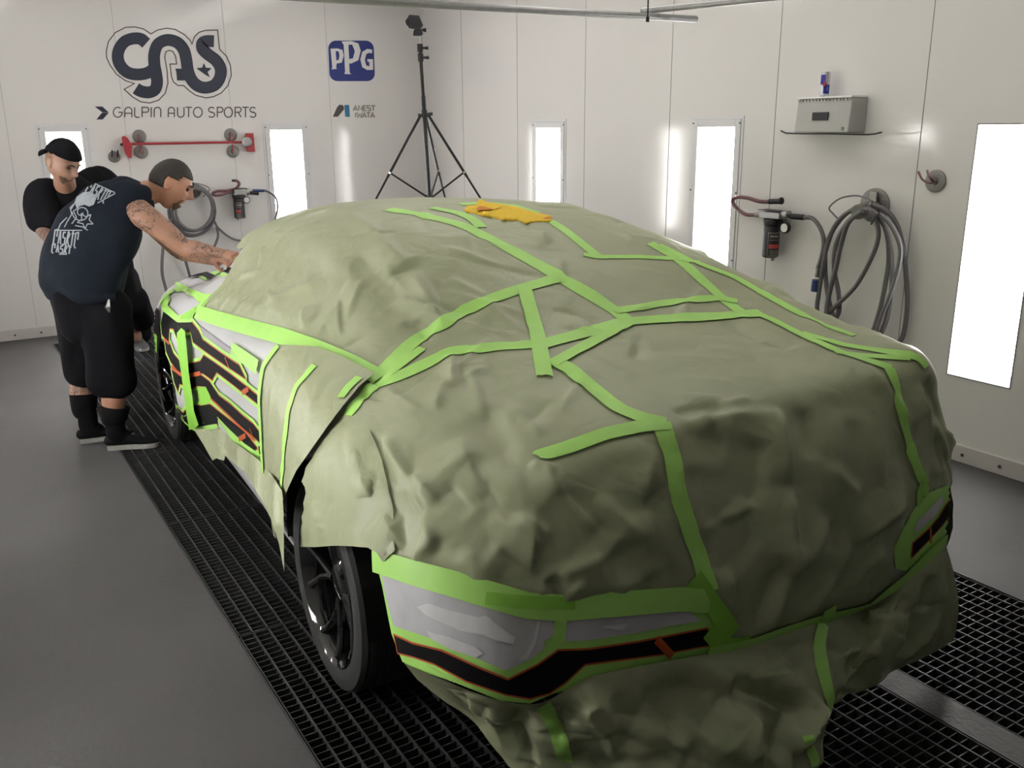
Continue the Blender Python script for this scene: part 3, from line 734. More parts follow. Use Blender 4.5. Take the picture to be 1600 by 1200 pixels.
# belt line: half on the paper, half on the door
tape('tape_strip', [(312,489),(345,500),(400,516),(440,527),(500,549),(550,571),(597,596)], .060, bvh=hull_bvh, off=.016)
tape('tape_strip', [(312,492),(330,472),(352,447)], .03, bvh=hull_bvh, off=.016)
tape('tape_strip', [(562,590),(545,605),(533,622)], .03, bvh=fender_bvh, off=.004)
tape('tape_strip', [(492,571),(464,604),(451,642),(446,687),(441,753),(441,775)], .030, bvh=fender_bvh, off=.004)
tape('tape_strip', [(448,549),(427,577),(422,621),(426,700),(428,745),(441,772)], .032, bvh=hull_bvh, off=.040)

# ---------------------------------------------------------------- nose: light cover, black stripe, tape borders
def sc_(pts, k, ox, oy): return [(ox + x / k, oy + y / k) for x, y in pts]
c1 = lambda p: sc_(p, 2.6667, 580, 840)
HB = hull_bvh
patch('tape_border', c1([(20,78),(110,100),(180,125),(330,168),(480,215),(650,262),(800,265),(1000,245),(1280,225),(1420,235),(1500,330),(1570,440),(1460,490),(1387,503),(1200,540),(1000,575),(900,600),(850,625),(760,645),(660,688),(540,675),(350,600),(200,548),(135,515),(90,400),(50,200)]), MT['tape'], HB, .004, 5, label='lime tape border around the light cover')
patch('light_cover', c1([(50,150),(160,190),(300,225),(540,310),(660,330),(770,342),(765,400),(715,432),(722,455),(660,505),(560,550),(400,480),(250,415),(100,365),(65,230)]), MT['film'], HB, .006, 5, label='white film over the front light')
patch('light_cover', c1([(805,335),(1000,305),(1300,285),(1365,345),(1240,365),(1100,395),(900,425),(798,430)]), MT['film'], HB, .006, 5, label='white film strip toward the nose')
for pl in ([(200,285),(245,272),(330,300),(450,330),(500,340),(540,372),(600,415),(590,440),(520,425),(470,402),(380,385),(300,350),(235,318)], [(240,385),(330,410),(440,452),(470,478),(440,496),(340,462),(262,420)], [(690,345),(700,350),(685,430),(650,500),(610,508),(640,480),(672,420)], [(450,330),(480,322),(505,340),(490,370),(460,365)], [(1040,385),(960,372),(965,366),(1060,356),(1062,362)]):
    patch('film_highlight', c1(pl), MT['filmlight'], HB, .0085, 4)  # plastic highlights painted as paler, bubble-shaped patches on the film
def edge_band(name, P, width, mat, bvh, off, step=4):
    V = []; Fc = []
    for a, b in zip(P, P[1:] + [P[0]]):
        Lx = smooth_line([a, b], step); C3 = []; N3 = []
        for p in Lx:
            loc, nrm, _, _ = hit(bvh, p[0], p[1])
            if loc is None: continue
            n_ = np.array(nrm); n_ = -n_ if n_ @ ray(*p) > 0 else n_
            C3.append(np.array(loc) + n_ * off); N3.append(n_)
        if len(C3) < 2: continue
        C3 = np.array(C3); N3 = np.array(N3); N3[:] = (N3 + N3.mean(0)) ; N3 /= np.linalg.norm(N3, axis=1, keepdims=True)
        T = np.gradient(C3, axis=0); T /= np.linalg.norm(T, axis=1, keepdims=True) + 1e-9
        C3[0] -= T[0] * width * .35; C3[-1] += T[-1] * width * .35
        Sd = np.cross(N3, T); Sd /= np.linalg.norm(Sd, axis=1, keepdims=True) + 1e-9
        b0 = len(V)
        for i in range(len(C3)): V += [C3[i] - Sd[i] * width / 2, C3[i] + Sd[i] * width / 2]
        for i in range(len(C3) - 1):
            q = (b0 + 2 * i, b0 + 2 * i + 2, b0 + 2 * i + 3, b0 + 2 * i + 1); n_ = np.cross(V[q[1]] - V[q[0]], V[q[3]] - V[q[0]])
            Fc.append(q if n_ @ N3[i] > 0 else q[::-1])
    return mesh_obj(name, V, Fc, mat, car, smooth=True)
def stripe(poly, conv, bvh, off, edge=.010, green=0, step=5):
    P = conv(poly)
    if green: edge_band('tape_border', P, green, MT['tape'], bvh, off - .0012, step)
    patch('black_stripe', P, MT['black'], bvh, off, step)
    edge_band('orange_edge', P, edge, MT['orange'], bvh, off - .0006, step)
stripe([(105,405),(180,440),(300,470),(450,540),(570,590),(690,530),(775,470),(900,465),(1100,435),(1390,378),(1460,430),(1200,480),(1000,507),(885,522),(800,600),(740,640),(660,662),(560,645),(400,590),(270,520),(180,490),(120,475)], c1, HB, .007)
tape('orange_bar', c1([(1180,420),(1210,450),(1245,487)]), .022, MT['orange'], bvh=HB, off=.009)
tape('tape_strip', c1([(785,335),(780,400),(772,432)]), .032, MT['tape'], bvh=HB, off=.009)
tape('tape_strip', c1([(20,90),(110,118),(180,142),(330,185),(480,232),(650,282),(800,290),(1000,275),(1280,252),(1400,262)]), .062, MT['tape'], bvh=HB, off=.014)
tape('tape_strip', c1([(480,250),(650,268),(840,272)]), .03, MT['tapedk'], bvh=HB, off=.015)
# right hand end of the nose
c3 = lambda p: sc_(p, 3.155, 1340, 520)
patch('tape_border', c3([(440,750),(485,780),(485,960),(430,1010),(395,1040),(330,1090),(230,1170),(180,1160),(170,1060),(205,985),(235,930),(275,860),(340,790),(380,770)]), MT['tape'], HB, .006, 5)
patch('light_cover', c3([(405,800),(412,835),(370,900),(275,985),(272,965),(290,920),(340,870)]), MT['film'], HB, .009, 4, label='white film over the far front light')
stripe([(422,850),(470,790),(470,880),(427,915),(400,950),(350,1005),(255,1102),(262,1035),(300,1000),(345,960),(390,905)], c3, HB, .009, step=4)
tape('orange_bar', c3([(345,955),(345,1032)]), .010, MT['orange'], bvh=HB, off=.011, step=3)
tape('tape_strip', [(1100,1017),(1163,1002),(1225,980),(1279,963),(1350,943),(1408,902),(1455,858),(1472,842)], .046, bvh=HB, off=.016)
tape('tape_strip', c1([(1395,380),(1440,430),(1500,440),(1560,425)]), .05, MT['tapedk'], bvh=HB, off=.012)

# ---------------------------------------------------------------- skirt of paper from the nose to the floor
top_px = [(637,1033),(690,1056),(740,1076),(790,1091),(840,1094),(885,1072),(922,1053),(1000,1036),(1100,1017),(1163,1003),(1225,982),(1279,965),(1350,945),(1408,905),(1455,862),(1475,845)]
top3 = []
for p in top_px:
    h_ = hit(HB, *p); q_px = list(p)
    while h_[0] is None:
        q_px = [q_px[0] + (1000 - q_px[0]) * .01, q_px[1] + (800 - q_px[1]) * .01]; h_ = hit(HB, *q_px)
    n_ = np.array(h_[1]); n_ = -n_ if n_ @ ray(*p) > 0 else n_
    top3.append(np.array(h_[0]) + n_ * .012)
bot_spec = [(652,1062,.26),(692,1094,.24),(733,1122,.20),(768,1158,.13),(805,1195,.09),(880,1235,.06),(930,1260,.05),(1000,1290,.03),(1090,1290,.03),(1180,1260,.03),(1240,1230,.03),(1276,1196,.03),(1284,1126,.10),(1312,1098,.09),(1400,1052,.07),(1491,1000,.06)]
bot3 = [onZ(*p) for p in bot_spec]
def curtain(top, bot, nu, nv, sag=.03):
    T_ = catmull(top, nu); B_ = catmull(bot, nu); G = np.zeros((nv, nu, 3))
    for j in range(nv):
        t = j / (nv - 1); G[j] = T_ * (1 - t) + B_ * t
        G[j] += CN * (sag * math.sin(math.pi * t)) * np.clip(np.linspace(-.3, 3, nu), 0, 1)[:, None]
    return G
G = curtain(top3, bot3, 260, 90); GN = grid_normals(G); 
if (GN.mean((0, 1)) @ CN) < 0: GN = -GN
Gv = G.reshape(-1, 3); Gn = GN.reshape(-1, 3)
gq = grid_faces(90, 260); gq = orient(Gv, gq, Gn)
skirt0 = BVHTree.FromPolygons([tuple(v) for v in Gv], [tuple(int(x) for x in f) for f in gq])
sf = []
for f_ in [(880,1080,905,1060,.03,.03),(915,1065,945,1150,.035,.05),(940,1080,960,1190,.02,.05),(890,1090,875,1150,-.03,.04),(760,1110,800,1130,.02,.04),(800,1110,830,1190,-.02,.05),(860,1110,900,1180,.02,.05),
           (1140,1070,1280,1110,-.035,.06),(1150,1080,1250,1120,.03,.05),(1140,1075,1100,1150,-.03,.07),(1170,1060,1240,1050,.02,.05),(1000,1090,1110,1060,-.02,.08),(1000,1120,1080,1180,.03,.08),
           (1285,1100,1240,1180,.035,.04),(1240,1090,1210,1190,-.03,.06),(1310,1030,1370,1000,.02,.03),(1330,1080,1335,1020,-.03,.04),(1372,1000,1330,1090,.03,.045),(1375,980,1365,950,.02,.03),(1400,960,1395,930,-.02,.03),
           (1400,1040,1470,960,.025,.05),(1380,1060,1440,950,-.025,.05),(1470,1000,1440,1030,.015,.03),(1460,900,1445,960,-.02,.03),(1440,880,1430,950,.02,.03),(1475,870,1485,930,-.01,.02),(1200,1010,1280,1000,-.015,.04),(1090,1040,1200,1030,.012,.04),
           (1330,960,1420,1000,.015,.04),(1290,1000,1340,1040,-.015,.04),(720,1090,760,1120,.012,.03),(1180,1110,1160,1200,.03,.06),(1060,1100,1040,1200,-.025,.06)]:
    sf += px_fold(skirt0, *f_)
for k in range(90):
    i = rng.randint(len(Gv)); p = Gv[i]; rv = rng.randn(3) * np.array([1, .6, 1.2]); rv -= Gn[i] * (rv @ Gn[i]); rv /= np.linalg.norm(rv); ln = rng.uniform(.05, .2)
    sf.append((p - rv * ln, p + rv * ln, rng.uniform(-.010, .010), rng.uniform(.015, .05)))
tt = np.repeat(np.linspace(0, 1, 90), 260)
uu = np.clip(np.tile(np.minimum(np.linspace(-.4, 8, 260), np.linspace(14, 0, 260)), 90), 0, 1)
dd = uu * apply_folds(Gv, Gn, sf) * np.clip(tt * 5, 0, 1) + uu * (lownoise(Gv, 21, 9, .009)) * np.clip(tt * 4, 0, 1)
Gw = Gv + Gn * np.clip(dd, -.04, .05)[:, None]; Gw[:, 2] = np.maximum(Gw[:, 2], .012)
skirt = mesh_obj('paper_skirt', Gw, gq, MT['paper'], car, smooth=True); tag(skirt, 'paper skirt hanging from the nose to the floor')
skirt_bvh = BVHTree.FromPolygons([tuple(v) for v in Gw], [tuple(int(x) for x in f) for f in gq])
KT = lambda line, w, **k: tape('tape_strip', line, w, bvh=skirt_bvh, **k)
KT([(1287,968),(1280,1000),(1284,1046),(1299,1102)], .042, off=.004)
KT([(848,1100),(869,1136),(884,1189)], .04, off=.004, jag=.006)
KT([(1262,1150),(1274,1196)], .03, off=.004)
tape('tape_strip', [(1290,944),(1285,970)], .05, bvh=HB, off=.02)

# ---------------------------------------------------------------- left flank: door, haunch and their graphics
c5 = lambda p: sc_(p, 3.16, 220, 400)
c2 = lambda p: sc_(p, 6.667, 220, 420)
def flank_stripe(poly): stripe(poly, c5, HB, .004, edge=.010, green=.04, step=4)
patch('grey_film', c5([(285,345),(300,350),(500,500),(490,535),(430,490),(310,410)]), MT['greyfilm'], HB, .0012, 4)
flank_stripe([(115,275),(190,330),(255,328),(290,370),(310,415),(400,480),(490,540),(522,605),(430,545),(330,475),(262,425),(250,370),(207,375),(207,428),(182,405),(165,360),(145,358),(140,428),(108,388),(102,330)])
flank_stripe([(122,418),(150,440),(165,482),(200,525),(230,535),(298,520),(315,490),(380,535),(450,585),(520,640),(614,718),(600,742),(545,700),(455,630),(378,572),(357,612),(310,578),(275,580),(225,590),(185,565),(150,520),(128,470)])
flank_stripe([(156,562),(215,600),(250,596),(300,586),(345,622),(390,690),(450,735),(510,790),(560,830),(600,880),(632,955),(560,890),(450,800),(350,705),(325,645),(280,640),(245,660),(225,640),(195,630),(187,668),(168,622)])
flank_stripe([(188,785),(183,745),(212,775),(243,735),(300,738),(345,732),(400,775),(470,830),(520,870),(580,948),(560,966),(490,905),(385,795),(385,828),(320,838),(258,846),(225,820)])
for l_, w_ in (([(120,408),(145,432)], .016), ([(158,545),(195,580),(222,596),(300,578)], .02), ([(422,500),(445,555)], .008), ([(508,675),(540,655)], .02), ([(545,850),(560,885)], .008), ([(492,903),(525,885)], .02), ([(350,700),(450,795),(570,910)], .010)):
    tape('orange_bar', c5(l_), w_, MT['orange'], bvh=HB, off=.0065, step=3, flat=True)
patch('tape_border', c5([(285,645),(325,645),(352,700),(345,728),(300,738),(290,700)]), MT['tapedk'], HB, .0042, 4)
patch('tape_strip', c5([(382,790),(440,850),(520,925),(600,980),(640,1040),(655,1085),(700,1130),(705,1170),(640,1110),(540,1010),(450,905),(440,880),(400,830)]), MT['tape'], HB, .006, 4)
patch('film_patch', c5([(388,808),(410,838),(440,885),(425,875),(395,840)]), MT['bodywhite'], HB, .008, 3)
tape('tape_strip', c5([(460,458),(520,500),(590,552)]), .05, MT['tape'], bvh=HB, off=.012, jag=.008)
# the long strip folded over the door gap
patch('tape_flap', [(286,521),(293,514),(299,518),(302,545),(305,580),(310,615),(313,640),(320,661),(303,667),(300,640),(294,590),(288,550)], MT['tapedk'], HB, .03, 4)
patch('paper_flap', [(236,490),(243,478),(250,486),(252,515),(249,545),(248,600),(243,590),(238,540)], MT['black'], HB, .004, 3)
tape('tape_border', [(237,492),(238,530),(241,560),(245,603)], .02, MT['bodywhite'], bvh=HB, off=.006, step=3)
patch('tape_border', [(239,515),(247,525),(247,555),(242,552)], MT['tapedk'], HB, .006, 3)
tape('tape_strip', c5([(190,785),(225,820),(258,852),(320,846),(385,838)]), .02, MT['tape'], bvh=HB, off=.007, step=3)
# haunch and deck
H2 = lambda poly, mat, off=.005, nm='tape_border': patch(nm, c2(poly), mat, HB, off, 3)
H2([(235,440),(200,350),(260,270),(330,215),(350,240),(300,280),(310,340),(285,380),(395,490),(420,480),(400,520),(390,560)], MT['tape'])
H2([(400,515),(440,480),(600,390),(640,340),(690,340),(560,480),(540,560),(395,560)], MT['tape'], .006)
H2([(440,490),(600,395),(560,470),(520,530),(420,530)], MT['tapedk'], .008)
H2([(340,140),(400,150),(520,215),(660,265),(780,270),(830,235),(680,345),(600,350),(560,300),(480,265),(440,240),(380,250),(340,215),(390,180)], MT['tape'], .006)
H2([(600,85),(660,85),(700,120),(680,130)], MT['tape'], .006)
H2([(690,40),(790,5),(880,50),(930,70),(870,85),(800,85)], MT['tape'], .006)
H2([(470,105),(600,62),(690,42),(800,92),(740,118),(700,112),(640,82),(560,92)], MT['black'], .009, 'black_stripe')
H2([(790,-5),(860,-25),(980,5),(935,62),(870,40)], MT['black'], .009, 'black_stripe')
# paper under the sill
S_POLY = [(303,671),(343,669),(362,688),(400,715),(425,742),(441,768),(443,800),(444,893),(436,850),(424,812),(405,775),(385,740),(352,712),(350,720),(338,716),(332,720),(318,695)]
def sill_surf(u, v):
    t = max(0, min(1, (v - 670) / 150)); return onL(u, v, -.955 + .012 * abs(math.sin(u * .11)) - .10 * t), -CR
patch('paper_flap', S_POLY, MT['paperside'], None, 0, 4, surf=sill_surf, label='thin paper hanging below the door sill')

# ---------------------------------------------------------------- wheels
def make_wheel(s, l, steer, name_lab):
    c = W(s, l, .345); w = empty('wheel', tuple(c - CO)); w.parent = car
    sg = -1 if l < 0 else 1
    ax = CR * sg; a = steer; ax = Vector((ax[0] * math.cos(a) - ax[1] * math.sin(a), ax[0] * math.sin(a) + ax[1] * math.cos(a), 0))
    M = frame_to(tuple(c), tuple(Vector(c) + ax))
    R0 = .345
    prof = [(.262, -.115), (.285, -.122), (.315, -.124), (.334, -.116), (R0 - .003, -.10)]
    for k in range(-3, 4):
        x = k * .026; prof += [(R0, x - .010), (R0, x + .010), (R0 - .006, x + .0115), (R0 - .006, x + .0145)]
    prof = sorted(prof, key=lambda p: p[1]) + [(R0 - .003, .10), (.334, .116), (.315, .124), (.285, .122), (.262, .115)]
    t = MB().lathe(prof, M, 72, cap=False).build('tire', MT['tire'], w, smooth=True)
    # cross grooves
    # rim barrel
    rp_ = [(.264, -.112), (.250, -.10), (.245, 0), (.248, .07), (.262, .108), (.268, .118), (.262, .121), (.252, .108), (.238, .07), (.236, -.09)]
    MB().lathe(rp_, M, 60, cap=False).build('rim', MT['rim'], w, smooth=True)
    MB().lathe([(.05, .02), (.075, .03), (.075, .062), (.055, .075), (.03, .078), (.001, .078)], M, 32).build('hub', MT['rim'], w, smooth=True)
    for k in range(5):
        th_ = 2 * math.pi * k / 5 + .3
        mb = MB()
        for dx in (-.17, .17):
            pts = []
            for (r_, h_, da) in ((.06, .062, 0), (.11, .066, dx * .55), (.17, .072, dx * 1.0), (.225, .085, dx * 1.5), (.25, .098, dx * 1.75)):
                pts.append(M @ Vector((r_ * math.cos(th_ + da), r_ * math.sin(th_ + da), h_)))
            mb.tube(pts, [(.018, .018), (.014, .014), (.012, .013), (.012, .013), (.015, .015)], 8)
        mb.build('spoke', MT['rim'], w, smooth=True)
    MB().lathe([(.10, -.02), (.175, -.02), (.175, 0), (.10, 0)], M, 40).build('brake_disc', MT['steel'], w, smooth=True)
    return w
make_wheel(.08, -.81, math.radians(0), 'x'); make_wheel(-2.74, -.835, 0, 'x'); make_wheel(.08, .81, math.radians(0), 'x'); make_wheel(-2.74, .835, 0, 'x')

# ================================================================ things on the walls
def RW(u, v, d=0): return onX(u, v, XR - d)
def BW(u, v, d=0): return onY(u, v, YB - d)
def tub(mb, pts, r, n=8, smooth=4):
    P = catmull([tuple(p) for p in pts], max(2, (len(pts) - 1) * smooth + 1)) if len(pts) > 2 else np.array(pts)
    return mb.tube([Vector(p) for p in P], r, n)
def wall_patch(name, poly, mat, off, parent, step=8):
    return patch(name, poly, mat, None, 0, step, parent=parent, surf=lambda u, v: (BW(u, v, off), np.array([0, -1., 0])))
def wall_strokes(name, lines, w_px, mat, off, parent, closed=False):
    """lettering: each line becomes a band w_px wide on the back wall"""
    V = []; Fc = []
    for L0 in lines:
        P = [np.array(p, float) for p in L0]; n = len(P); Ls = []; Rs = []
        for i in range(n):
            if closed: t0 = P[i] - P[i - 1]; t1 = P[(i + 1) % n] - P[i]
            else: t0 = P[i] - P[max(i - 1, 0)] if i else P[1] - P[0]; t1 = P[min(i + 1, n - 1)] - P[i] if i < n - 1 else P[-1] - P[-2]
            t0 = t0 / (np.linalg.norm(t0) + 1e-9); t1 = t1 / (np.linalg.norm(t1) + 1e-9); n0 = np.array([-t0[1], t0[0]]); n1 = np.array([-t1[1], t1[0]])
            m_ = n0 + n1; m_ /= max(np.linalg.norm(m_), 1e-6); k = min(1 / max(m_ @ n0, .4), 2); Ls.append(P[i] + m_ * w_px / 2 * k); Rs.append(P[i] - m_ * w_px / 2 * k)
        b = len(V)
        for a_, c_ in zip(Ls, Rs): V += [BW(*a_, off), BW(*c_, off)]
        for i in range(n if closed else n - 1):
            j = (i + 1) % n; Fc.append((b + 2 * i, b + 2 * i + 1, b + 2 * j + 1, b + 2 * j))
    fo = []
    for f in Fc:
        nn = np.cross(V[f[1]] - V[f[0]], V[f[2]] - V[f[0]]); fo.append(f if nn[1] < 0 else f[::-1])
    return mesh_obj(name, V, fo, mat, parent)
cg = lambda pts: [(130 + x / 5, 20 + y / 5) for x, y in pts]
# --- big painted emblem with its line of lettering
gas = empty('wall_sign', tuple(BW(265, 115, .001)), 'dark curly three-letter emblem over a line of lettering on the back wall', 'wall sign')
def arc(cx, cy, r, a0, a1, n=14, ry=None):
    ry = ry or r; return [(cx + r * math.cos(math.radians(a0 + (a1 - a0) * k / n)), cy + ry * math.sin(math.radians(a0 + (a1 - a0) * k / n))) for k in range(n + 1)]
def cm2(pts, n): return [tuple(p) for p in catmull(pts, n)]
ringC = cm2([(492, 238), (450, 205), (390, 201), (325, 225), (283, 280), (270, 345), (290, 410), (345, 465), (420, 482), (500, 470), (560, 430)], 44)
wall_strokes('emblem', [cg(ringC)], 18.6, MT['navy'], .002, gas)
s2 = cm2([(412, 590), (450, 612), (510, 622), (560, 600), (577, 545), (570, 480), (556, 400), (556, 320), (585, 245), (655, 212), (735, 232), (785, 290), (806, 370), (818, 450), (845, 520), (895, 570), (960, 585), (1030, 562), (1070, 500), (1072, 430), (1035, 370), (975, 325), (935, 285), (930, 240), (960, 222), (1022, 222)], 100)
wall_strokes('emblem', [cg(s2)], 18.6, MT['navy'], .0024, gas)
wall_patch('emblem', cg([(720, 436), (800, 436), (850, 470), (860, 528), (733, 528), (728, 470)]), MT['navy'], .0022, gas)
wall_patch('emblem_star', cg([(943, 390), (958, 428), (1004, 433), (972, 462), (990, 505), (945, 478), (885, 432), (930, 428)]), MT['navy'], .003, gas, 4)
outl = [(180,300),(197,225),(250,155),(330,114),(400,110),(470,126),(530,165),(580,135),(650,120),(720,130),(790,170),(835,215),(850,245),(868,190),(905,152),(955,137),(1050,135),(1065,285),(1120,340),(1150,410),(1157,490),(1130,570),(1080,625),(1020,655),(960,665),(880,645),(830,610),(785,568),(740,568),(705,540),(690,500),(678,400),(730,400),(722,340),(700,302),(670,293),(645,305),(637,345),(655,450),(662,550),(640,630),(590,682),(520,705),(450,695),(390,660),(320,598),(400,553),(330,530),(260,480),(210,410),(183,350)]
wall_strokes('emblem_outline', [cg(outl)], 1.6, MT['inkbrown'], .002, gas, closed=True)
wall_patch('arrow', cg([(90, 732), (150, 732), (200, 778), (150, 778)]), MT['navy'], .002, gas, 4)
wall_patch('arrow', cg([(200, 780), (152, 834), (103, 834), (140, 788), (150, 780)]), MT['navy'], .002, gas, 4)
def letter(ch, x0, x1, y0=738, y1=816):
    w = x1 - x0; h = y1 - y0; r = w / 2; cx = (x0 + x1) / 2; hh = h / 2
    if ch in 'AR' or ch == 'N':
        top = arc(cx, y0 + r, r, 180, 360, 10)
        if ch == 'A': return [[(x0, y1)] + top + [(x1, y1)], [(x0, y0 + h * .6), (x1, y0 + h * .6)]]
        if ch == 'N': return [[(x0, y1)] + top + [(x1, y1)]]
        q = arc(x1 - h * .25, y0 + h * .25, h * .25, -90, 90, 10)
        return [[(x0, y1), (x0, y0)] + q + [(x0, y0 + hh)], [(cx, y0 + hh), (x1, y1)]]
    if ch == 'P': q = arc(x1 - h * .25, y0 + h * .25, h * .25, -90, 90, 10); return [[(x0, y1), (x0, y0)] + q + [(x0, y0 + hh)]]
    if ch == 'L': return [[(x0, y0), (x0, y1 - 12), (x0 + 12, y1), (x1, y1)]]
    if ch == 'I': return [[(cx, y0), (cx, y1)]]
    if ch == 'U': return [[(x0, y0)] + arc(cx, y1 - r, r, 180, 0, 10) + [(x1, y0)]]
    if ch == 'T': return [[(x0, y0), (x1, y0)], [(cx, y0), (cx, y1)]]
    if ch == 'O': return [arc(cx, (y0 + y1) / 2, r, 0, 360, 24, hh)]
    if ch == 'G': return [arc(cx, (y0 + y1) / 2, r, -50, -360, 20, hh) + [(cx + 4, (y0 + y1) / 2)]]
    if ch == 'S': return [arc(cx, y0 + h * .25, r * .9, -30, -270, 12, h * .25) + arc(cx, y1 - h * .25, r * .95, -90, 150, 12, h * .25)]
xs_ = [('G',235,305),('A',325,380),('L',402,440),('P',460,512),('I',528,534),('N',555,606),('A',665,712),('U',737,788),('T',798,850),('O',862,930),('S',977,1028),('P',1048,1092),('O',1102,1166),('R',1187,1234),('T',1242,1294),('S',1300,1350)]
lines = []
for ch, a, b in xs_: lines += letter(ch, a, b)
wall_strokes('lettering', [cg(l) for l in lines], 1.7, MT['inkbrown'], .002, gas)
# --- blue rounded square sign
c6 = lambda pts: [(480 + x / 5, 40 + y / 5) for x, y in pts]
ppg = empty('wall_sign', tuple(BW(550, 95, .001)), 'blue rounded square sign with white letters on the back wall', 'wall sign')
def rrect(x0, x1, y0, y1, r, sk=0):
    P = arc(x1 - r, y0 + r, r, -90, 0, 8) + arc(x1 - r, y1 - r, r, 0, 90, 8) + arc(x0 + r, y1 - r, r, 90, 180, 8) + arc(x0 + r, y0 + r, r, 180, 270, 8)
    return [(x + (y - y0) * sk, y) for x, y in P]
wall_patch('backing', c6(rrect(163, 518, 117, 434, 62, .04)), MT['ppgblue'], .002, ppg, 5)
wall_patch('letter', c6([(182, 180), (235, 178), (275, 190), (285, 235), (270, 290), (230, 296), (226, 325), (232, 338), (190, 342), (196, 325)]), MT['inkwhite'], .0026, ppg, 4)
wall_patch('letter', c6([(268, 125), (345, 120), (400, 140), (418, 195), (400, 270), (345, 296), (328, 296), (332, 365), (344, 380), (290, 378), (296, 360), (285, 150)]), MT['inkwhite'], .0032, ppg, 4)
wall_patch('letter', c6([(508, 188), (470, 182), (430, 205), (415, 265), (430, 325), (470, 347), (516, 345), (514, 262), (470, 262), (470, 280), (485, 284), (486, 318), (462, 312), (450, 268), (462, 222), (485, 212), (506, 218)]), MT['inkwhite'], .0026, ppg, 4)
wall_patch('letter_counter', c6([(222, 200), (245, 200), (252, 235), (245, 268), (228, 272)]), MT['ppgblue'], .0030, ppg, 4)
wall_patch('letter_counter', c6([(322, 150), (352, 148), (372, 200), (358, 255), (328, 262)]), MT['ppgblue'], .0037, ppg, 4)
# --- small two-tone sign
ai = empty('wall_sign', tuple(BW(552, 174, .001)), 'small black, teal and grey lettered sign below the blue sign', 'wall sign')
wall_patch('mark', c6([(200, 713), (240, 712), (283, 660), (290, 650), (280, 622), (250, 618), (232, 640)]), MT['inkbrown'], .002, ai, 4)
wall_patch('mark', c6([(290, 620), (328, 620), (334, 714), (296, 712)]), MT['teal'], .002, ai, 4)
def blk(ch, x0, x1, y0, y1):
    m_ = (y0 + y1) / 2; c_ = (x0 + x1) / 2
    return {'A': [[(x0, y1), (c_, y0), (x1, y1)], [(x0 + 5, m_ + 8), (x1 - 5, m_ + 8)]], 'N': [[(x0, y1), (x0, y0), (x1, y1), (x1, y0)]], 'E': [[(x1, y0), (x0, y0), (x0, y1), (x1, y1)], [(x0, m_), (x1 - 3, m_)]],
            'S': [[(x1, y0), (x0, y0), (x0, m_), (x1, m_), (x1, y1), (x0, y1)]], 'T': [[(x0, y0), (x1, y0)], [(c_, y0), (c_, y1)]], 'I': [[(c_, y0), (c_, y1)]], 'W': [[(x0, y0), (x0 + 8, y1), (c_, y0 + 12), (x1 - 8, y1), (x1, y0)]]}[ch]
lines = []
for ch, a, b in (('A', 360, 392), ('N', 402, 430), ('E', 440, 462), ('S', 470, 494), ('T', 500, 532)): lines += blk(ch, a, b, 626, 664)
for ch, a, b in (('I', 376, 382), ('W', 390, 430), ('A', 432, 462), ('T', 464, 492), ('A', 494, 526)): lines += blk(ch, a, b, 680, 718)
wall_strokes('lettering', [c6(l) for l in lines], 1.9, MT['inkgrey'], .002, ai)

# --- magnets and the red bar
def magnet(u, v, r_m, fn, wallaxis, label, group, prong=None, prmat=None, name='magnet_hook'):
    p = fn(u, v, 0); q = fn(u, v, .02)
    nrm = np.array([-1., 0, 0]) if wallaxis == 'x' else np.array([0, -1., 0])
    root = empty(name, tuple(p), label, 'hook', group)
    M = frame_to(tuple(p + nrm * .0008), tuple(p + nrm))
    MB().lathe([(r_m, 0), (r_m, .010), (r_m * .9, .013), (r_m * .35, .013), (r_m * .3, .019), (.001, .019)], M, 28).build('disc', MT['magnet'], root, smooth=True)
    if prong: 
        for pr_ in prong:
            mb = MB(); tub(mb, pr_, .006, 8); mb.build('prong', prmat or MT['blackmetal'], root, smooth=True)
    return root
def pr3(u, v, fn, pts): return [fn(a, b, d) for a, b, d in pts]
nb = np.array([0, -1., 0])
for i, (u, v, w_) in enumerate(((217.5, 213, 'upper hook left'), (220.5, 237.5, 'lower hook left'), (360, 210.5, 'upper hook right'), (363.5, 236.5, 'lower hook right'))):
    p = BW(u, v, 0); up = 1 if i % 2 == 0 else -1
    bar_v = 224 if i < 2 else 222.5
    magnet(u, v, .058, BW, 'y', 'round grey magnet holding the red bar on the back wall, %s' % ('upper left' if i == 0 else 'lower left' if i == 1 else 'upper right' if i == 2 else 'lower right'), 'magnets holding the red bar',
           prong=[[BW(u, v - 3 * up, .02), BW(u, v + 2 * up, .022), BW(u, bar_v + 4.5 * (-up), .024), BW(u, bar_v - 4 * up, .03)]], prmat=MT['red'])
rb = empty('red_bar', tuple(BW(300, 223, .06)), 'long red bar tool with a head at each end hung on the back wall', 'tool')
mb = MB(); mb.tube([BW(205, 225, .055), BW(384, 222, .055)], .0115, 10); mb.build('bar', MT['red'], rb, smooth=True)
def hexbox(name, quad, d0, d1, mat, parent, fn=BW):
    n_ = len(quad); V = [fn(u, v, d0) for u, v in quad] + [fn(u, v, d1) for u, v in quad]
    f = [tuple(range(n_)), tuple(range(n_, 2 * n_))[::-1]] + [(i, i + n_, (i + 1) % n_ + n_, (i + 1) % n_) for i in range(n_)]
    o = mesh_obj(name, V, f, mat, parent); bv = o.modifiers.new('bevel', 'BEVEL'); bv.width = .004; bv.segments = 2
    bm = bmesh.new(); bm.from_mesh(o.data); bmesh.ops.recalc_face_normals(bm, faces=bm.faces); bm.to_mesh(o.data); bm.free(); return o
hexbox('end_head', [(190, 214), (194, 212), (200, 216), (207, 228), (206, 247), (201, 247), (196, 240), (192, 227)], .02, .09, MT['red'], rb)
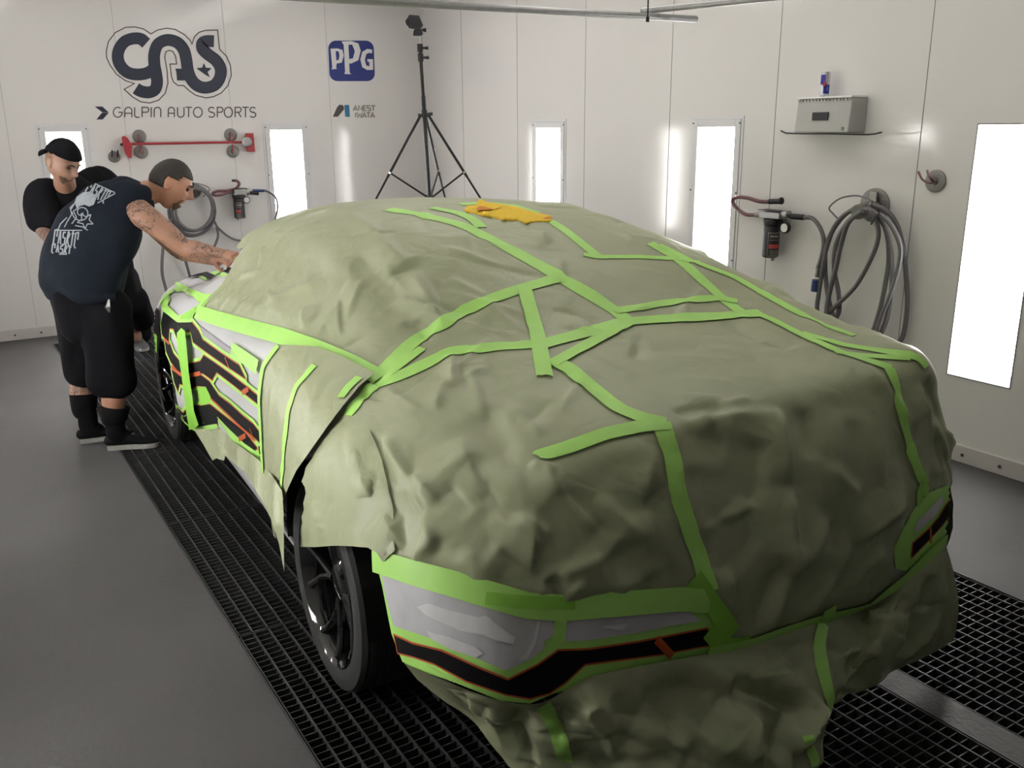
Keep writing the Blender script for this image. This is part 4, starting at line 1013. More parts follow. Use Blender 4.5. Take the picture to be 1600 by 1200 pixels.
hexbox('end_knob', [(187.5, 224.5), (192, 223), (192, 228), (188, 228)], .04, .07, MT['blackmetal'], rb)
hexbox('end_head', [(383, 208), (396, 208), (399, 237), (386, 237), (382, 224)], .02, .09, MT['red'], rb)
M = frame_to(tuple(BW(386, 222, .095)), tuple(BW(386, 222, .3)))
o = MB().lathe([(.045, 0), (.045, .006), (.035, .009), (.001, .009)], M, 28).build('end_disc', MT['steel'], rb, smooth=True)
magnet(178, 245, .050, BW, 'y', 'small round grey magnet hook with two thin prongs', None, prong=[[BW(175, 245, .02), BW(175, 238, .05), BW(175, 235, .06)], [BW(184, 245, .02), BW(184, 238, .05), BW(184, 235, .06)]])
magnet(1463, 283, .058, RW, 'x', 'round grey magnet hook with two dull red prongs by the right window', None, name='magnet_hook',
       prong=[[RW(1463, 284, .02), RW(1452, 286, .05), RW(1441, 280, .09), RW(1435, 268, .11)], [RW(1460, 284, .02), RW(1455, 280, .04), RW(1450, 272, .08), RW(1449, 266, .09)]], prmat=MT['hosered'])

# --- air filter units and hoses
def air_filter(fn, nrm, U, label, pxm):
    """U maps crop coordinates of the right hand unit to photo pixels"""
    root = empty('air_filter', tuple(fn(*U(330, 240), .07)), label, 'air filter')
    X_ = lambda x, y, d: fn(*U(x, y), d)
    def cyl(name, x, y0, y1, r, d, mat, prof=None):
        a = X_(x, y0, d); b = X_(x, y1, d); h = abs(a[2] - b[2]); M = Matrix.Translation(Vector((a[0], a[1], min(a[2], b[2]))))
        prof = prof or [(r * .8, 0), (r, .008), (r, h - .004), (r * .95, h)]
        return MB().lathe(prof, M, 24).build(name, mat, root, smooth=True)
    r = .055
    cyl('bowl', 330, 270, 525, r * .92, .075, MT['blackplastic'])
    cyl('collar', 333, 265, 312, r * 1.08, .075, MT['blackplastic'])
    cyl('drain', 330, 522, 545, .012, .075, MT['steel'])
    mb = MB(); a = X_(270, 205, .075); b = X_(400, 270, .075)
    t = np.abs(nrm); s_ = np.array([1., 1, 1]) - t - np.array([0, 0, 1.])
    def blk_(x0, y0, x1, y1, d0, d1, name, mat, bev=.004):
        P0 = X_(x0, y0, (d0 + d1) / 2); P1 = X_(x1, y1, (d0 + d1) / 2); dd = (d1 - d0) / 2 * t
        lo = np.minimum(P0 - dd, P1 - dd); hi = np.maximum(P0 + dd, P1 + dd)
        return MB().box(lo[0], hi[0], lo[1], hi[1], lo[2], hi[2]).build(name, mat, root, bevel=bev)
    blk_(275, 212, 405, 268, .03, .12, 'head_block', MT['steel']); blk_(262, 203, 410, 213, .02, .11, 'bracket', MT['blackmetal'], .002)
    mb = MB(); mb.tube([X_(405, 240, .075), X_(440, 242, .075)], .030, 14); mb.build('regulator', MT['steel'], root, smooth=True)
    mb = MB(); mb.tube([X_(218, 240, .075), X_(275, 240, .075)], .016, 10); mb.build('inlet', MT['magnet'], root, smooth=True)
    mb = MB(); mb.tube([X_(440, 248, .075), X_(470, 250, .075), X_(540, 256, .075)], [.012, .017, .017], 10); mb.build('outlet', MT['blackmetal'], root, smooth=True)
    c = X_(415, 325, .09); M = frame_to(tuple(c), tuple(c + nrm)); MB().lathe([(.034, -.012), (.034, .006), (.030, .010)], M, 26).build('gauge', MT['blackmetal'], root, smooth=True)
    MB().lathe([(.026, .0095), (.026, .011), (.001, .011)], M, 22).build('gauge_face', MT['inkwhite'], root)
    # label wrapped on the bowl
    def wrap(name, y0, y1, mat, rr, span=.75):
        a = X_(330, y0, .075); b = X_(330, y1, .075); V = []; n = 12; toc = np.array([0, 0, 0]) - a; toc[2] = 0; ang0 = math.atan2(toc[1], toc[0]) + .25
        for k in range(n + 1):
            an = ang0 + (k / n - .5) * 2 * span
            for z in (a[2], b[2]): V.append((a[0] + rr * math.cos(an), a[1] + rr * math.sin(an), z))
        f = [(2 * k, 2 * k + 1, 2 * k + 3, 2 * k + 2) for k in range(n)]
        return mesh_obj(name, V, f, mat, root, smooth=True)
    R_ = r * .92
    wrap('label', 352, 515, MT['inkgrey'], R_ + .0012); wrap('label', 358, 510, MT['labelblk'], R_ + .0018, .69)
    wrap('label_band', 430, 458, MT['labelred'], R_ + .0024, .66); wrap('label_print', 370, 385, MT['inkgrey'], R_ + .0024, .5)
    for y in (400, 470, 480, 490, 500): wrap('label_print', y, y + 4, MT['inkgrey'], R_ + .0024, .55)
    return root
c7 = lambda x, y: (1130 + x / 4.284, 280 + y / 4.284)
air_filter(RW, np.array([-1., 0, 0]), c7, 'black air filter with a gauge and label on the right wall', 1)
cL = lambda x, y: (372 + (x - 330) / 6.6, 300 + (y - 240) / 6.9)
air_filter(BW, np.array([0, -1., 0]), cL, 'black air filter with a gauge on the back wall behind the painter', 1)
def hose(name, fn, conv, pts, r, mat, label, d=.05, cat='hose', parent=None, smooth=6):
    P = [fn(*conv(*p[:2]), (p[2] if len(p) > 2 else d)) for p in pts]
    mb = MB(); tub(mb, P, r, 8, smooth); o = mb.build(name, mat, parent, smooth=True)
    return tag(o, label, cat) if parent is None else o
ih = empty('air_hose', tuple(RW(*c7(200, 180), .06)), 'short dull red hose looping left from the right wall air filter', 'hose')
hose('tube', RW, c7, [(355, 150), (250, 150), (160, 125), (90, 122), (62, 150), (90, 195), (150, 235), (215, 240, .075)], .0125, MT['hosered'], None, .09, parent=ih)
mb = MB(); mb.tube([RW(*c7(310, 150), .09), RW(*c7(365, 148), .09), RW(*c7(392, 145), .09)], [.017, .017, .022], 12); mb.build('coupling', MT['blackmetal'], ih, smooth=True)
oh = empty('air_hose', tuple(RW(*c7(640, 400), .06)), 'grey hose with a blue plug curving down from the right wall air filter', 'hose')
hose('tube', RW, c7, [(540, 256, .075), (595, 262), (640, 310), (668, 380), (672, 450), (655, 530), (632, 600), (625, 655)], .013, MT['hose'], None, .07, parent=oh)
mb = MB(); mb.tube([RW(*c7(632, 595), .07), RW(*c7(625, 650), .07)], .018, 10); mb.build('ferrule', MT['steel'], oh, smooth=True)
mb = MB(); mb.tube([RW(*c7(622, 672), .07), RW(*c7(612, 750), .07)], .024, 10); mb.build('plug', MT['bluepl'], oh, smooth=True)
# coil on the right wall
hk = magnet(*c7(1018, 175), .095, RW, 'x', 'round grey magnet hook carrying the coiled hose on the right wall', None, name='hose_hook')
mb = MB(); a = RW(*c7(1008, 85), .03); b = RW(*c7(1015, 175), .03); mb.box(a[0] - .012, a[0] + .003, min(a[1], b[1]) - .012, max(a[1], b[1]) + .018, b[2], a[2]); mb.build('plate', MT['steel'], hk, bevel=.003)
mb = MB(); mb.tube([RW(*c7(1010, 190), .02), RW(*c7(900, 220), .17)], .042, 14); mb.build('arm', MT['magnet'], hk, smooth=True)
coil = empty('coiled_hose', tuple(RW(*c7(980, 200), .1)), 'coil of grey air hose hanging from the hook on the right wall', 'hose')
LPS = [ # strands in crop pixels (left side down, round the bottom, right side up)
 [(1000,172,.12),(880,195,.10),(790,265,.07),(715,380,.05),(684,500,.04),(690,700,.04),(725,880,.04),(800,1080,.05),(930,1230,.06),(1080,1230,.05),(1150,1130,.04),(1205,1040,.04),(1232,850,.04),(1224,650,.05),(1202,450,.06),(1160,300,.08),(1090,210,.1),(1000,172,.12)],
 [(960,182,.15),(830,225,.13),(745,320,.10),(695,450,.08),(665,600,.07),(640,760,.06),(630,900,.06),(690,1100,.07),(850,1200,.08),(975,1070,.08),(1045,880,.08),(1085,700,.08),(1108,540,.08),(1098,380,.1),(1050,265,.13),(960,182,.15)],
 [(940,200,.17),(830,290,.15),(755,440,.12),(742,600,.10),(770,750,.10),(775,880,.10),(740,980,.11),(800,1150,.10),(950,1180,.10),(1030,1080,.1),(1090,950,.1),(1118,800,.1),(1130,650,.1),(1118,450,.11),(1070,290,.14),(1000,215,.17),(940,200,.17)],
 [(980,215,.19),(1030,300,.17),(1035,400,.16),(990,530,.15),(890,710,.14),(775,830,.13),(690,915,.13),(660,1020,.13),(760,1160,.13),(900,1200,.12),(1000,1080,.12),(1060,920,.12),(1130,740,.12),(1180,560,.12),(1182,430,.13),(1120,300,.15),(1040,230,.18)],
 [(930,215,.20),(840,290,.19),(790,430,.17),(755,590,.16),(715,745,.15),(690,890,.15),(700,1000,.15)]]
for l_ in LPS: hose('loop', RW, c7, l_, .0135, MT['hose'], None, parent=coil)
hose('thin_cable', RW, c7, [(1000, 150), (950, 125), (880, 110), (780, 130), (710, 190), (735, 230), (765, 262)], .0045, MT['hose'], None, .12, parent=coil)
mb = MB(); mb.tube([RW(*c7(1045, 225), .2), RW(*c7(1015, 265), .2), RW(*c7(990, 302), .2)], .006, 8); mb.build('cable_tie', MT['blackplastic'], coil)
# back wall hoses
c3b = lambda x, y: (30 + x / 4, 200 + y / 4)
bc = empty('coiled_hose', tuple(BW(300, 325, .1)), 'coil of grey air hose on the back wall beside the painter', 'hose')
for k, (rx, ry, ox, oy, d) in enumerate(((135, 150, 1090, 520, .08), (128, 138, 1080, 505, .10), (140, 160, 1075, 515, .06), (118, 130, 1095, 510, .12))):
    pts = [(ox + rx * math.cos(a), oy + ry * math.sin(a), d) for a in [2 * math.pi * i / 16 for i in range(17)]]
    hose('loop', BW, c3b, pts, .0135, MT['hose'], None, parent=bc, smooth=4)
hose('tail', BW, c3b, [(960, 560), (920, 640), (898, 760), (893, 900), (915, 1000), (950, 1150)], .0135, MT['hose'], None, .08, parent=bc)
hose('tail', BW, c3b, [(1235, 620), (1242, 680), (1215, 760), (1230, 800)], .0125, MT['hose'], None, .06, parent=bc)
hose('tail', BW, c3b, [(1000, 700), (1045, 850), (1070, 940), (1110, 1100)], .0125, MT['hose'], None, .06, parent=bc)
hose('tail', BW, c3b, [(1210, 560), (1250, 630), (1340, 695), (1450, 702), (1540, 655), (1592, 590), (1615, 500), (1600, 430), (1540, 392), (1500, 392)], .010, MT['hose'], None, .05, parent=bc)
hose('thin_cable', BW, c3b, [(1080, 350), (1130, 350), (1190, 380), (1150, 430)], .004, MT['hose'], None, .10, parent=bc)
mb = MB(); mb.tube([BW(*c3b(1460, 392), .06), BW(*c3b(1530, 392), .06)], .013, 8); mb.build('coupling', MT['bluepl'], bc)
magnet(302, 297, .07, BW, 'y', 'grey magnet hook behind the coiled hose on the back wall', None, name='hose_hook', prong=[[BW(302, 297, .02), BW(302, 290, .13), BW(302, 286, .15)]])
rh_ = empty('air_hose', tuple(BW(350, 300, .07)), 'dull red hose on the air filter behind the painter', 'hose')
hose('tube', BW, c3b, [(1310, 400), (1260, 418), (1220, 420), (1210, 408), (1240, 395), (1300, 392), (1350, 380), (1375, 350), (1360, 330), (1345, 330)], .013, MT['hosered'], None, .09, parent=rh_)
mb = MB(); mb.tube([BW(*c3b(1342, 336), .09), BW(*c3b(1342, 322), .09)], .02, 10); mb.build('coupling', MT['blackmetal'], rh_)

# --- shelf box with its wire tray and a slim can on top
sh_ = empty('wall_box', tuple(RW(1300, 180, .06)), 'grey dispenser box with a dark label on the right wall', 'dispenser')
c8 = lambda x, y: (1120 + x / 4.444, 90 + y / 4.444)
D_ = .15
def rwbox(x0, x1, ytop, ybot, dtop, dbot, name, mat, parent):
    """box whose front face leans out from dtop to dbot"""
    V = [RW(*c8(x0[0], ytop), dtop), RW(*c8(x1[0], ytop), dtop), RW(*c8(x1[1], ybot), dbot), RW(*c8(x0[1], ybot), dbot)]
    zt, zb = (V[0][2] + V[1][2]) / 2, (V[2][2] + V[3][2]) / 2
    yl = (V[0][1] + V[3][1]) / 2; yr = (V[1][1] + V[2][1]) / 2
    P = [(XR - dtop, yl, zt), (XR - dtop, yr, zt), (XR - dbot, yr, zb), (XR - dbot, yl, zb), (XR - .003, yl, zt), (XR - .003, yr, zt), (XR - .003, yr, zb), (XR - .003, yl, zb)]
    o = mesh_obj(name, P, [(0, 3, 2, 1), (4, 5, 6, 7), (0, 1, 5, 4), (3, 7, 6, 2), (0, 4, 7, 3), (1, 2, 6, 5)], mat, parent)
    bm = bmesh.new(); bm.from_mesh(o.data); bmesh.ops.recalc_face_normals(bm, faces=bm.faces); bm.to_mesh(o.data); bm.free()
    bv = o.modifiers.new('bevel', 'BEVEL'); bv.width = .006; bv.segments = 2
    return yl, yr, zt, zb
yl, yr, zt, zb = rwbox((572, 530), (935, 915), 285, 520, .13, .15, 'box', MT['shelfbox'], sh_)
MB().box(XR - .14, XR - .004, yr, yl, zt + .001, zt + .012).build('lid', MT['reflector'], sh_, bevel=.003)
mb = MB()
for k in range(16): y = yl + (yr - yl) * (k + .5) / 16; mb.box(XR - .142, XR - .129, y - .006, y + .006, zt - .012, zt - .004)
mb.build('lid_catch', MT['steel'], sh_)
MB().box(XR - .149, XR - .1405, yl + (yr - yl) * .62, yl + (yr - yl) * .33, zb + (zt - zb) * .36, zb + (zt - zb) * .60).build('label_plate', MT['labelblk'], sh_)
MB().box(XR - .153, XR - .150, yl + (yr - yl) * .93, yl + (yr - yl) * .89, zb + .012, zb + .03).build('small_badge', MT['magnet'], sh_)
tr = empty('wire_tray', (XR - .08, (yl + yr) / 2, zb - .01), 'thin wire tray with upturned ends under the grey dispenser', 'tray')
mb = MB()
for d in (.03, .165):
    mb.tube([RW(*c8(445, 508), d), RW(*c8(480, 525), d), RW(*c8(530, 527), d), RW(*c8(800, 530), d), RW(*c8(1040, 535), d), RW(*c8(1100, 530), d), RW(*c8(1145, 518), d)], .004, 8)
mb.build('rail', MT['blackmetal'], tr, smooth=True)
mb = MB()
for k in range(9):
    x = 480 + k * 78; mb.tube([RW(*c8(x, 529), .0045), RW(*c8(x, 529), .165)], .0025, 6)
mb.build('cross_wires', MT['blackmetal'], tr, smooth=True)
cy = RW(*c8(747, 262), .07)
can = empty('drink_can', (XR - .07, cy[1], zt + .0125), 'slim blue and silver drink can standing on the grey dispenser', 'can')
M = Matrix.Translation(Vector((XR - .07, cy[1], zt + .0125)))
CR_ = .0265; CHt = .134
MB().lathe([(.020, 0), (.0245, .005), (CR_, .012), (CR_, CHt - .014), (.0235, CHt - .004), (.0245, CHt), (.022, CHt - .002), (.001, CHt - .003)], M, 32).build('can_body', MT['cansilver'], can, smooth=True)
def can_patch(name, a0, a1, z0, z1, mat, rr):
    V = []; n = 8; base = math.atan2(-cy[1], -(XR - .07))
    for k in range(n + 1):
        an = base + math.radians(a0 + (a1 - a0) * k / n)
        for z in (z0, z1): V.append((XR - .07 + rr * math.cos(an), cy[1] + rr * math.sin(an), zt + .0125 + z))
    return mesh_obj(name, V, [(2 * k, 2 * k + 2, 2 * k + 3, 2 * k + 1) for k in range(n)], mat, can, smooth=True)
can_patch('blue_panel', -75, 0, .066, .118, MT['canblue'], CR_ + .0004); can_patch('blue_panel', -20, 60, .016, .064, MT['canblue'], CR_ + .0004)
can_patch('blue_panel', 110, 200, .066, .118, MT['canblue'], CR_ + .0004); can_patch('red_print', -30, 10, .058, .074, MT['canred'], CR_ + .0008)
can_patch('red_print', -12, -4, .074, .112, MT['canred'], CR_ + .0008); can_patch('red_print', 20, 28, .03, .055, MT['cansilver'], CR_ + .0008)

# --- overhead pipes
zp = 2.30
a = onZ(510, -2, zp); b = onZ(1087, 30, zp); j = onZ(1005, 19, zp)
p1 = empty('overhead_pipe', tuple((a + b) / 2), 'long grey pipe hung across the booth above the car', 'pipe')
a2 = a + (a - b) * .3
mb = MB(); mb.tube([a2, b], .0175, 16); mb.build('tube', MT['steelpipe'], p1, smooth=True)
mb = MB(); mb.tube([b, b + (b - a) / np.linalg.norm(b - a) * .004], .0155, 16); mb.build('end_plug', MT['blackmetal'], p1)
mb = MB(); mb.tube([j + np.array([.03, 0, -.03]), (j[0] + .03, j[1], ZC)], .004, 8); mb.tube([j + np.array([.03, 0, -.045]), j + np.array([.03, 0, -.02])], .009, 8); mb.build('hanger_rod', MT['blackmetal'], p1)
mb = MB(); mb.tube([a2 + np.array([.1, 0, -.03]), (a2[0] + .1, a2[1], ZC)], .004, 8); mb.build('hanger_rod', MT['blackmetal'], p1)
e = onZ(1190, -2, zp + .037); j2 = onZ(1003, 17, zp + .037)
p2 = empty('overhead_pipe', tuple((j2 + e) / 2), 'short grey pipe clamped to the long pipe and running toward the camera', 'pipe')
e2 = e + (e - j2) * .8
mb = MB(); mb.tube([j2, e2], .0175, 16); mb.build('tube', MT['steelpipe'], p2, smooth=True)
mb = MB(); mb.tube([(e2[0], e2[1] + .05, zp + .03), (e2[0], e2[1] + .05, ZC)], .004, 8); mb.build('hanger_rod', MT['blackmetal'], p2)

# --- light stand with a small action camera
Yt = 6.75
base = onY(672, 312, Yt); top = onY(656, 70, Yt)
PX, PY = (base[0] + top[0]) / 2, Yt
st = empty('light_stand', (PX, PY, 0), 'tall black tripod stand behind the car', 'tripod')
def tz(v, du=0): return onY(660 + du, v, Yt)[2]
P = lambda v: (PX, PY, tz(v))
def post_u(v): q = onY(656 + (v - 70) * (672 - 656) / 242., v, Yt); return (q[0], q[1], q[2])
mb = MB(); mb.tube([post_u(312), post_u(150)], .0165, 16); mb.build('lower_pole', MT['blackmetal'], st, smooth=True)
mb = MB(); mb.tube([post_u(175), post_u(70)], .0135, 14); mb.build('upper_pole', MT['blackmetal'], st, smooth=True)
for v in (75, 90, 178):
    q = np.array(post_u(v)); mb = MB(); mb.tube([q + np.array([0, 0, -.03]), q + np.array([0, 0, .03])], .022, 14); o = mb.build('collar', MT['blackplastic'], st, smooth=True)
    mb = MB(); mb.tube([q + np.array([.015, -.01, 0]), q + np.array([.055, -.034, 0])], [.008, .014], 10); mb.build('knob', MT['blackplastic'], st, smooth=True)
hub = np.array(post_u(180)); low = np.array(post_u(308))
mb = MB(); mb.tube([low + np.array([0, 0, -.02]), low + np.array([0, 0, .02])], .024, 14); mb.build('lower_collar', MT['blackplastic'], st, smooth=True)
R2 = np.array([math.cos(YAW), -math.sin(YAW), 0]); Fw = np.array([math.sin(YAW), math.cos(YAW), 0])
# legs: left and right in view, third pointing back and a little right
jl = onY(606, 267, Yt); jr = onY(718, 266, Yt)
def leg(dirv, slope, jz):
    """leg from hub to the floor; brace from its joint to the lower collar"""
    dirv = dirv / np.linalg.norm(dirv); hubp = hub + dirv * .03
    rad = slope * hub[2]; foot = np.array([hub[0], hub[1], 0]) + dirv * (rad + .03); foot[2] = .012
    t = (hub[2] - jz) / hub[2]; jp = hubp + (foot - hubp) * t
    mb = MB(); mb.tube([hubp, jp + (foot - hubp) * .02], .011, 10); mb.tube([jp, foot], .009, 10); o = mb.build('leg', MT['blackmetal'], st, smooth=True)
    mb = MB(); mb.tube([foot + np.array([0, 0, .012]), foot + np.array([0, 0, -.010])], .016, 10); mb.build('rubber_foot', MT['blackplastic'], o)
    mb = MB(); mb.tube([jp, low + dirv * .02], .008, 8); mb.build('brace', MT['blackmetal'], st, smooth=True)
    mb = MB(); mb.tube([jp - Fw * .014, jp + Fw * .014], .009, 8); mb.build('joint', MT['chrome'], st, smooth=True)
pxm = F / ((onY(660, 250, Yt) - CAM) @ R[:, 2])
sl = ((660 - 568) / pxm) / ((325 - 180) / pxm)
sr = ((748 - 662) / pxm) / ((310 - 180) / pxm)
jz = hub[2] - (267 - 180) / pxm
leg(-R2, sl * .93, jz); leg(R2, sr * .93, jz); leg(Fw * .95 + R2 * .25, .62, jz)
mb = MB(); q = np.array(post_u(180)); mb.tube([q - R2 * .05, q + R2 * .05], .012, 8); mb.build('hub', MT['blackplastic'], st)
q0 = np.array(post_u(70)); mb = MB(); mb.tube([q0, np.array(post_u(55))], .006, 10); mb.build('spigot', MT['chrome'], st, smooth=True)
ac = empty('action_camera', tuple(onY(650, 40, Yt)), 'small black action camera on top of the tripod stand', 'camera')
c9 = lambda x, y: (600 + x / 12, 10 + y / 12)
TP = lambda u, v, d=0: onY(u, v, Yt + d)
hexbox('camera_body', [c9(*p) for p in ((470, 155), (655, 170), (735, 350), (700, 410), (560, 425), (470, 410), (405, 300), (420, 235))], -.035, .035, MT['blackplastic'], ac, fn=TP)
hexbox('lens_housing', [c9(*p) for p in ((405, 250), (440, 215), (480, 260), (470, 370), (430, 360), (400, 300))], -.05, .0, MT['blackmetal'], ac, fn=TP)
hexbox('mount', [c9(*p) for p in ((575, 415), (700, 415), (735, 520), (700, 552), (545, 555), (550, 470))], -.025, .025, MT['blackplastic'], ac, fn=TP)
hexbox('thumb_screw', [c9(*p) for p in ((715, 415), (792, 405), (792, 480), (765, 485), (710, 455))], -.012, .012, MT['blackmetal'], ac, fn=TP)

# --- yellow cloth on the roof
c10 = lambda x, y: (700 + x / 8.889, 300 + y / 8.889)
bot_edge = [(225, 262), (430, 312), (640, 350), (820, 385), (980, 392), (1100, 432), (1290, 405), (1440, 397)]
bx_ = [p[0] for p in bot_edge]; by_ = [p[1] for p in bot_edge]
top_edge = [(225, 240), (270, 185), (390, 175), (420, 95), (520, 130), (740, 165), (900, 190), (1100, 250), (1440, 330)]
def cloth_surf(front, lift):
    def f(u, v):
        x = (u - 700) * 8.889; y = (v - 300) * 8.889
        vb = np.interp(x, bx_, by_); vt = np.interp(x, [p[0] for p in top_edge], [p[1] for p in top_edge]); ub, vbp = c10(x, vb)
        h_ = paper_bvh.ray_cast(Vector(CAM), Vector(ray(ub, vbp + 1.0)).normalized())
        base_ = np.array(h_[0]); d = ray(u, v); dn = d / np.linalg.norm(d)
        dist = np.linalg.norm(base_ - CAM) - .012
        t = np.clip((vb - y) / max(vb - vt, 1), -.2, 1.2)
        dist += t * .26 + .012 * math.sin(x * .021) + .008 * math.sin(x * .05 + y * .06) - front
        p = CAM + dn * dist
        s_ = paper_bvh.ray_cast(Vector(CAM), Vector(dn))
        if s_[0] is not None:
            lim = np.linalg.norm(np.array(s_[0]) - CAM) - lift
            if dist > lim: p = CAM + dn * lim
        return p, -dn
    return f
cl = empty('cleaning_cloth', tuple(CAM + ray(795, 330) * 0 + np.array(paper_bvh.ray_cast(Vector(CAM), Vector(ray(800, 345)).normalized())[0])), 'crumpled yellow cleaning cloth on the roof of the masked car', 'cloth')
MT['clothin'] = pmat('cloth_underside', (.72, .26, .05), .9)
poly = [(225, 245), (245, 212), (270, 187), (330, 178), (390, 180), (405, 130), (430, 98), (470, 105), (520, 132), (620, 150), (740, 165), (900, 190), (1000, 215), (1100, 250), (1250, 290), (1440, 330), (1446, 365), (1430, 395), (1360, 398), (1290, 402), (1200, 408), (1135, 415), (1100, 430), (1040, 410), (980, 385), (900, 388), (820, 380), (730, 372), (640, 347), (560, 325), (430, 307), (330, 285), (240, 262)]
o = patch('cloth_sheet', [c10(*p) for p in poly], MT['yellow'], None, 0, 3, parent=cl, surf=cloth_surf(0, .012)); sm = o.modifiers.new('solid', 'SOLIDIFY'); sm.thickness = .006; sm.offset = -1
o = patch('folded_corner', [c10(*p) for p in [(392, 235), (405, 200), (470, 180), (600, 205), (740, 165), (742, 185), (700, 225), (640, 245), (560, 240), (470, 235), (430, 262), (400, 258)]], MT['yellow'], None, 0, 3, parent=cl, surf=cloth_surf(.02, .02))
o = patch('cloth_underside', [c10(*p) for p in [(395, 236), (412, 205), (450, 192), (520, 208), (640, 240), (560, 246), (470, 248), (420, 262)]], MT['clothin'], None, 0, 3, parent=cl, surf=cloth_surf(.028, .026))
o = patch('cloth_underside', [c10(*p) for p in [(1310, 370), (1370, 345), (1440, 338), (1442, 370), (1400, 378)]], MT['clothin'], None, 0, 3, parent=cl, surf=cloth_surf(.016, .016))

# ================================================================ people
def skin_mat(name, col, tattoo=False):
    mt, t, b = nt(name); tc = t.nodes.new('ShaderNodeTexCoord')
    nz = t.nodes.new('ShaderNodeTexNoise'); nz.inputs['Scale'].default_value = 14; nz.inputs['Detail'].default_value = 5
    t.links.new(tc.outputs['Object'], nz.inputs['Vector'])
    mx = t.nodes.new('ShaderNodeMix'); mx.data_type = 'RGBA'; mx.inputs[6].default_value = (*[c * .85 for c in col], 1); mx.inputs[7].default_value = (*[c * 1.12 for c in col], 1)
    t.links.new(nz.outputs['Fac'], mx.inputs[0]); out = mx.outputs[2]
    if tattoo:
        n2 = t.nodes.new('ShaderNodeTexNoise'); n2.inputs['Scale'].default_value = 17; n2.inputs['Detail'].default_value = 3; n2.inputs['Distortion'].default_value = 2.2
        t.links.new(tc.outputs['Object'], n2.inputs['Vector'])
        wv = t.nodes.new('ShaderNodeMath'); wv.operation = 'SUBTRACT'; wv.inputs[1].default_value = .5; t.links.new(n2.outputs['Fac'], wv.inputs[0])
        ab = t.nodes.new('ShaderNodeMath'); ab.operation = 'ABSOLUTE'; t.links.new(wv.outputs[0], ab.inputs[0])
        rp = t.nodes.new('ShaderNodeValToRGB'); rp.color_ramp.elements[0].position = .012; rp.color_ramp.elements[0].color = (1, 1, 1, 1); rp.color_ramp.elements[1].position = .05; rp.color_ramp.elements[1].color = (.12, .12, .12, 1)
        t.links.new(ab.outputs[0], rp.inputs[0])
        n3 = t.nodes.new('ShaderNodeTexNoise'); n3.inputs['Scale'].default_value = 9; t.links.new(tc.outputs['Object'], n3.inputs['Vector'])
        r3 = t.nodes.new('ShaderNodeValToRGB'); r3.color_ramp.elements[0].position = .42; r3.color_ramp.elements[1].position = .52; t.links.new(n3.outputs['Fac'], r3.inputs[0])
        ml = t.nodes.new('ShaderNodeMath'); ml.operation = 'MULTIPLY'; t.links.new(rp.outputs[0], ml.inputs[0]); t.links.new(r3.outputs[0], ml.inputs[1])
        m2 = t.nodes.new('ShaderNodeMix'); m2.data_type = 'RGBA'; t.links.new(ml.outputs[0], m2.inputs[0]); t.links.new(out, m2.inputs[6]); m2.inputs[7].default_value = (.06, .055, .05, 1); out = m2.outputs[2]
    t.links.new(out, b.inputs['Base Color']); b.inputs['Roughness'].default_value = .5; b.inputs['Subsurface Weight'].default_value = .05
    return mt
MT['skin'] = skin_mat('skin', (.42, .21, .135)); MT['tattoo'] = skin_mat('tattooed_skin', (.40, .21, .14), True)
MT['skin2'] = skin_mat('skin_darker', (.30, .165, .11)); MT['tattoo2'] = skin_mat('tattooed_skin_darker', (.26, .145, .10), True)
MT['hair'] = pmat('dark_hair', (.022, .018, .016), .7, var=.5, vscale=60, bump=.5, bscale=160)
MT['stubble'] = pmat('beard_hair', (.11, .065, .045), .8, var=.4, vscale=80, bump=.4, bscale=160)
MT['shirt'] = pmat('washed_black_cotton', (.014, .018, .027), .9, var=.25, vscale=12, bump=.25, bscale=16, spec=.08)
MT['shirt2'] = pmat('black_cotton', (.008, .008, .010), .9, var=.25, vscale=12, bump=.25, bscale=16, spec=.08)
MT['shorts'] = pmat('black_twill', (.008, .008, .010), .85, var=.25, vscale=12, bump=.3, bscale=12, spec=.08)
MT['sock'] = pmat('black_sock', (.010, .010, .011), .95, bump=.3, bscale=120, spec=.08)
MT['shoe'] = pmat('black_canvas', (.011, .011, .012), .8, bump=.2, bscale=150, spec=.08)
MT['sole'] = pmat('white_sole', (.36, .35, .33), .6, var=.1, vscale=20)
MT['print'] = pmat('grey_white_print', (.30, .33, .36), .8, var=.3, vscale=60)
MT['eye'] = pmat('eye', (.03, .02, .015), .2)
MT['shoe2'] = pmat('grey_sneaker', (.11, .115, .12), .7)

